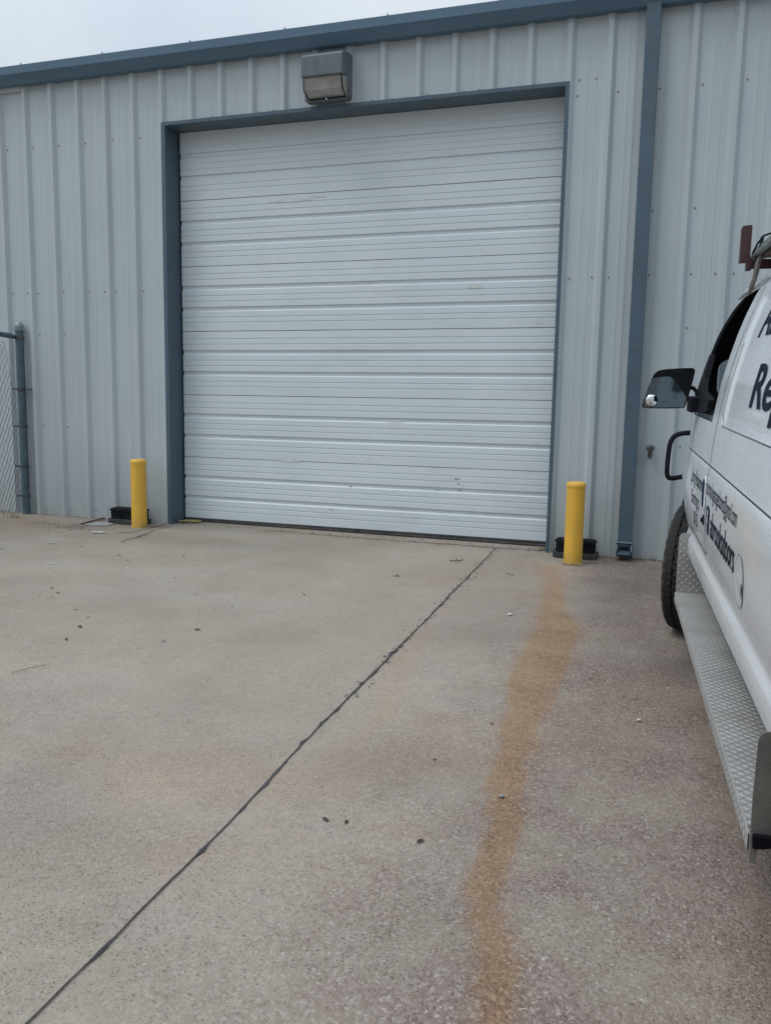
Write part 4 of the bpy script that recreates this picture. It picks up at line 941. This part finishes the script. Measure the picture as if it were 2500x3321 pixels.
twig([(1.579,-3.84,0),(1.62,-3.77,.004),(1.659,-3.699,.002)], .0022, M['straw'], 'straw', 'pale straw stalk on the concrete at the left edge', 'straw')
twig([(2.965,-.70,.008),(2.98,-.69,.003),(3.01,-.678,.003),(3.045,-.66,.003),(3.055,-.64,.012)], .004, M['twig'], 'short_twig', 'short dark bent twig on the concrete before the door', 'twig', [(3.0,-.68,.003),(3.02,-.66,.015)])
twig([(2.705,-1.32,0),(2.725,-1.31,.002),(2.745,-1.305,0)], .003, M['leaf'], 'twig_stub', 'tiny dark twig stub between slab joint and left door jamb', 'twig', [(2.725,-1.31,0),(2.722,-1.30,.014)])
twig([(3.455,-.945,0),(3.48,-.952,.003),(3.515,-.975,0)], .004, M['straw'], 'bark_sliver', 'tan bark sliver between the slab joint and the right bollard', 'bark')
def pebble(x, y, r, m, name, label, cat='stone'):
    mb = MB(); vs_ = []; fs = []; n = 8
    for i in range(5):
        a = PI*i/4
        for j in range(n): b = 2*PI*j/n; q = r*random.uniform(.85, 1.15); vs_.append((q*math.sin(a)*math.cos(b)*1.2, q*math.sin(a)*math.sin(b)*.8, q*.55*math.cos(a)))
    for i in range(4):
        for j in range(n): fs.append((i*n+j, i*n+(j+1) % n, (i+1)*n+(j+1) % n, (i+1)*n+j))
    mb.add(vs_, fs); o = mb.build(name, m, smooth=True); o.location = (x, y, gz(x, y)+.004+r*.4); tag(o, label, cat); return o
pebble(3.67, -2.001, .014, simple('white_stone', (.6, .6, .58), .8), 'white_pebble', 'white pebble lying between the slab joint and the rust stain')
pebble(4.469, -3.391, .011, M['pale'], 'pale_pebble', 'pale pebble on the rough concrete left of the running board')
pebble(4.037, -4.233, .010, simple('matt_grey_chip', (.26, .28, .28), .9), 'grey_chip', 'flat grey chip on the rust stain')
mb = MB()
for dx, s in ((-.03, 1), (.028, -1)): mb.box(dx-.026, dx+.026, -.020, .022, .004, .014)
o = mb.build('white_tile_scrap', M['pale'], bevel=.002); o.location = (-.328, -.673, gz(-.328, -.673)); o.rotation_euler = (0, 0, .12); tag(o, 'broken white scrap in two halves on the concrete left of the bollard', 'scrap')
def sliver(x, y, L_, w_, a, m, label):
    mb = MB(); mb.prism([(-L_/2, -w_/2), (L_/2, -w_*.4), (L_/2*.9, w_/2), (-L_/2*.9, w_*.4)], 'z', .004, .008); o = mb.build('pale_sliver', m); o.location = (x, y, gz(x, y)); o.rotation_euler = (0, 0, a); tag(o, label, 'scrap'); return o
sliver(-.214, -.66, .055, .011, .25, M['pale'], 'thin white stick beside the broken white scrap')
sliver(-.403, -1.216, .055, .018, .05, M['pale'], 'bone shaped white scrap on the concrete near the left edge')
sliver(.141, -1.849, .045, .013, .2, M['pale'], 'pale wood chip on the concrete below the broken white scrap')
mb = MB(); pts = [(-.86,-.27),(-.70,-.20),(-.55,-.16),(-.47,-.25),(-.50,-.36),(-.62,-.40),(-.74,-.37)]
mb.add([(x+random.uniform(-.01, .01), y, gz(x, y)+.0048) for x, y in pts], [tuple(range(len(pts)))]); tag(mb.build('cement_patch', simple('pale_cement_smear', (.29, .29, .28), .9, var=.25, scale=14)), kind='structure')
mb = MB(); p0, p1 = Vector((-.75, -.375, gz(-.75, -.375)+.006)), Vector((-.715, -.06, gz(-.715, -.06)+.012)); d = (p1-p0).normalized(); s_ = Vector((1, 0, 0))*.012
mb.add([p0-s_, p0+s_, p1+s_, p1-s_, p0-s_+Vector((0, 0, .006)), p0+s_+Vector((0, 0, .004)), p1+s_+Vector((0, 0, .004)), p1-s_+Vector((0, 0, .014))], [(0, 3, 2, 1), (4, 5, 6, 7), (0, 1, 5, 4), (1, 2, 6, 5), (2, 3, 7, 6), (3, 0, 4, 7)])
tag(mb.build('rusty_metal_strip', M['rackred']), 'rusty metal strip on the concrete left of the bait box', 'metal strip')
# rope pile at the door's left corner
mb = MB(); P = []
for i in range(90):
    a = i*.33; r = .028+.055*abs(math.sin(i*.21)); P.append((.135+1.25*r*math.cos(a)+.04*math.sin(i*.1), .105+.55*r*math.sin(a), gz(.13, .12)+.010+.010*(.5+.5*math.sin(i*.37))))
mb.tube(P, .0062, 6); tag(mb.build('yellow_rope', M['ropeyel'], smooth=True), 'dirty yellow rope piled at the left foot of the white door', 'rope')
def tuft(x, y, n, h, spread, name, label, m='weed'):
    mb = MB()
    for _ in range(n):
        a = random.uniform(0, 2*PI); l = h*random.uniform(.4, 1); bx, by = x+random.uniform(-spread, spread), y+random.uniform(-.012, .012)
        mb.tube([(bx, by, gz(x, y)), (bx+.3*l*math.cos(a), by-abs(.2*l*math.sin(a)), gz(x, y)+l*.6), (bx+.8*l*math.cos(a), by-abs(.5*l*math.sin(a)), gz(x, y)+l*.75)], [.0012, .001, .0005], 3)
    tag(mb.build(name, M[m]), label, 'weeds')
tuft(3.585, .03, 46, .05, .03, 'dry_grass', 'tuft of dry grass at the right foot of the white door', 'straw')
tuft(4.40, -.03, 22, .05, .10, 'dry_weeds', 'sparse dead weeds at the wall foot right of the downspout')
tuft(4.08, -.05, 14, .025, .05, 'dry_weeds', 'sparse dead weeds at the wall foot left of the downspout')
tuft(-1.60, -.30, 26, .06, .06, 'dry_weeds', 'dry weeds under the chain link fence')
mb = MB()
for i in range(1500):
    q = random.random()
    if q < .30: x, y = random.uniform(4.0, 5.2), -abs(random.gauss(0, .05))-.012
    elif q < .45: x, y = random.uniform(-2.2, 0), -abs(random.gauss(0, .035))-.012
    elif q < .60: x, y = random.gauss(-.72, .22), -abs(random.gauss(.42, .13))-.02
    elif q < .75: x, y = 3.215+random.gauss(0, .022), random.uniform(-3.6, -.05)
    else: x, y = random.uniform(.05, 3.6), random.gauss(.03, .05)
    r_ = random.uniform(.002, .0065); a = random.uniform(0, PI); z = gz(x, y)+.003; c, s_ = math.cos(a), math.sin(a); l = r_*random.uniform(1, 3)
    mb.add([(x-c*l, y-s_*l, z), (x+s_*r_*.5, y-c*r_*.5, z), (x+c*l, y+s_*l, z+random.uniform(0, .003)), (x-s_*r_*.5, y+c*r_*.5, z), (x, y, z+r_*.6)], [(0, 1, 4), (1, 2, 4), (2, 3, 4), (3, 0, 4)])
tag(mb.build('leaf_litter', M['twig']), 'fine dark leaf litter gathered along the wall foot and the slab joint', 'litter', kind='stuff')
# exposed gravel specks near the wall on the right: loose grit
mb = MB()
for _ in range(900):
    x = random.uniform(3.3, 5.2); y = random.uniform(-3.0, -.06) if random.random() < .4 else random.uniform(-.9, -.06); r = random.uniform(.0012, .0035)
    z = gz(x, y)+.003; a = random.uniform(0, PI); c, s = math.cos(a)*r*1.5, math.sin(a)*r*1.5
    mb.add([(x-c, y-s, z), (x+s*.6, y-c*.6, z), (x+c, y+s, z), (x-s*.6, y+c*.6, z), (x, y, z+r)], [(0, 1, 4), (1, 2, 4), (2, 3, 4), (3, 0, 4)])
tag(mb.build('grit', M['pale']), 'loose pale grit on the rough concrete by the wall', 'grit', kind='stuff')
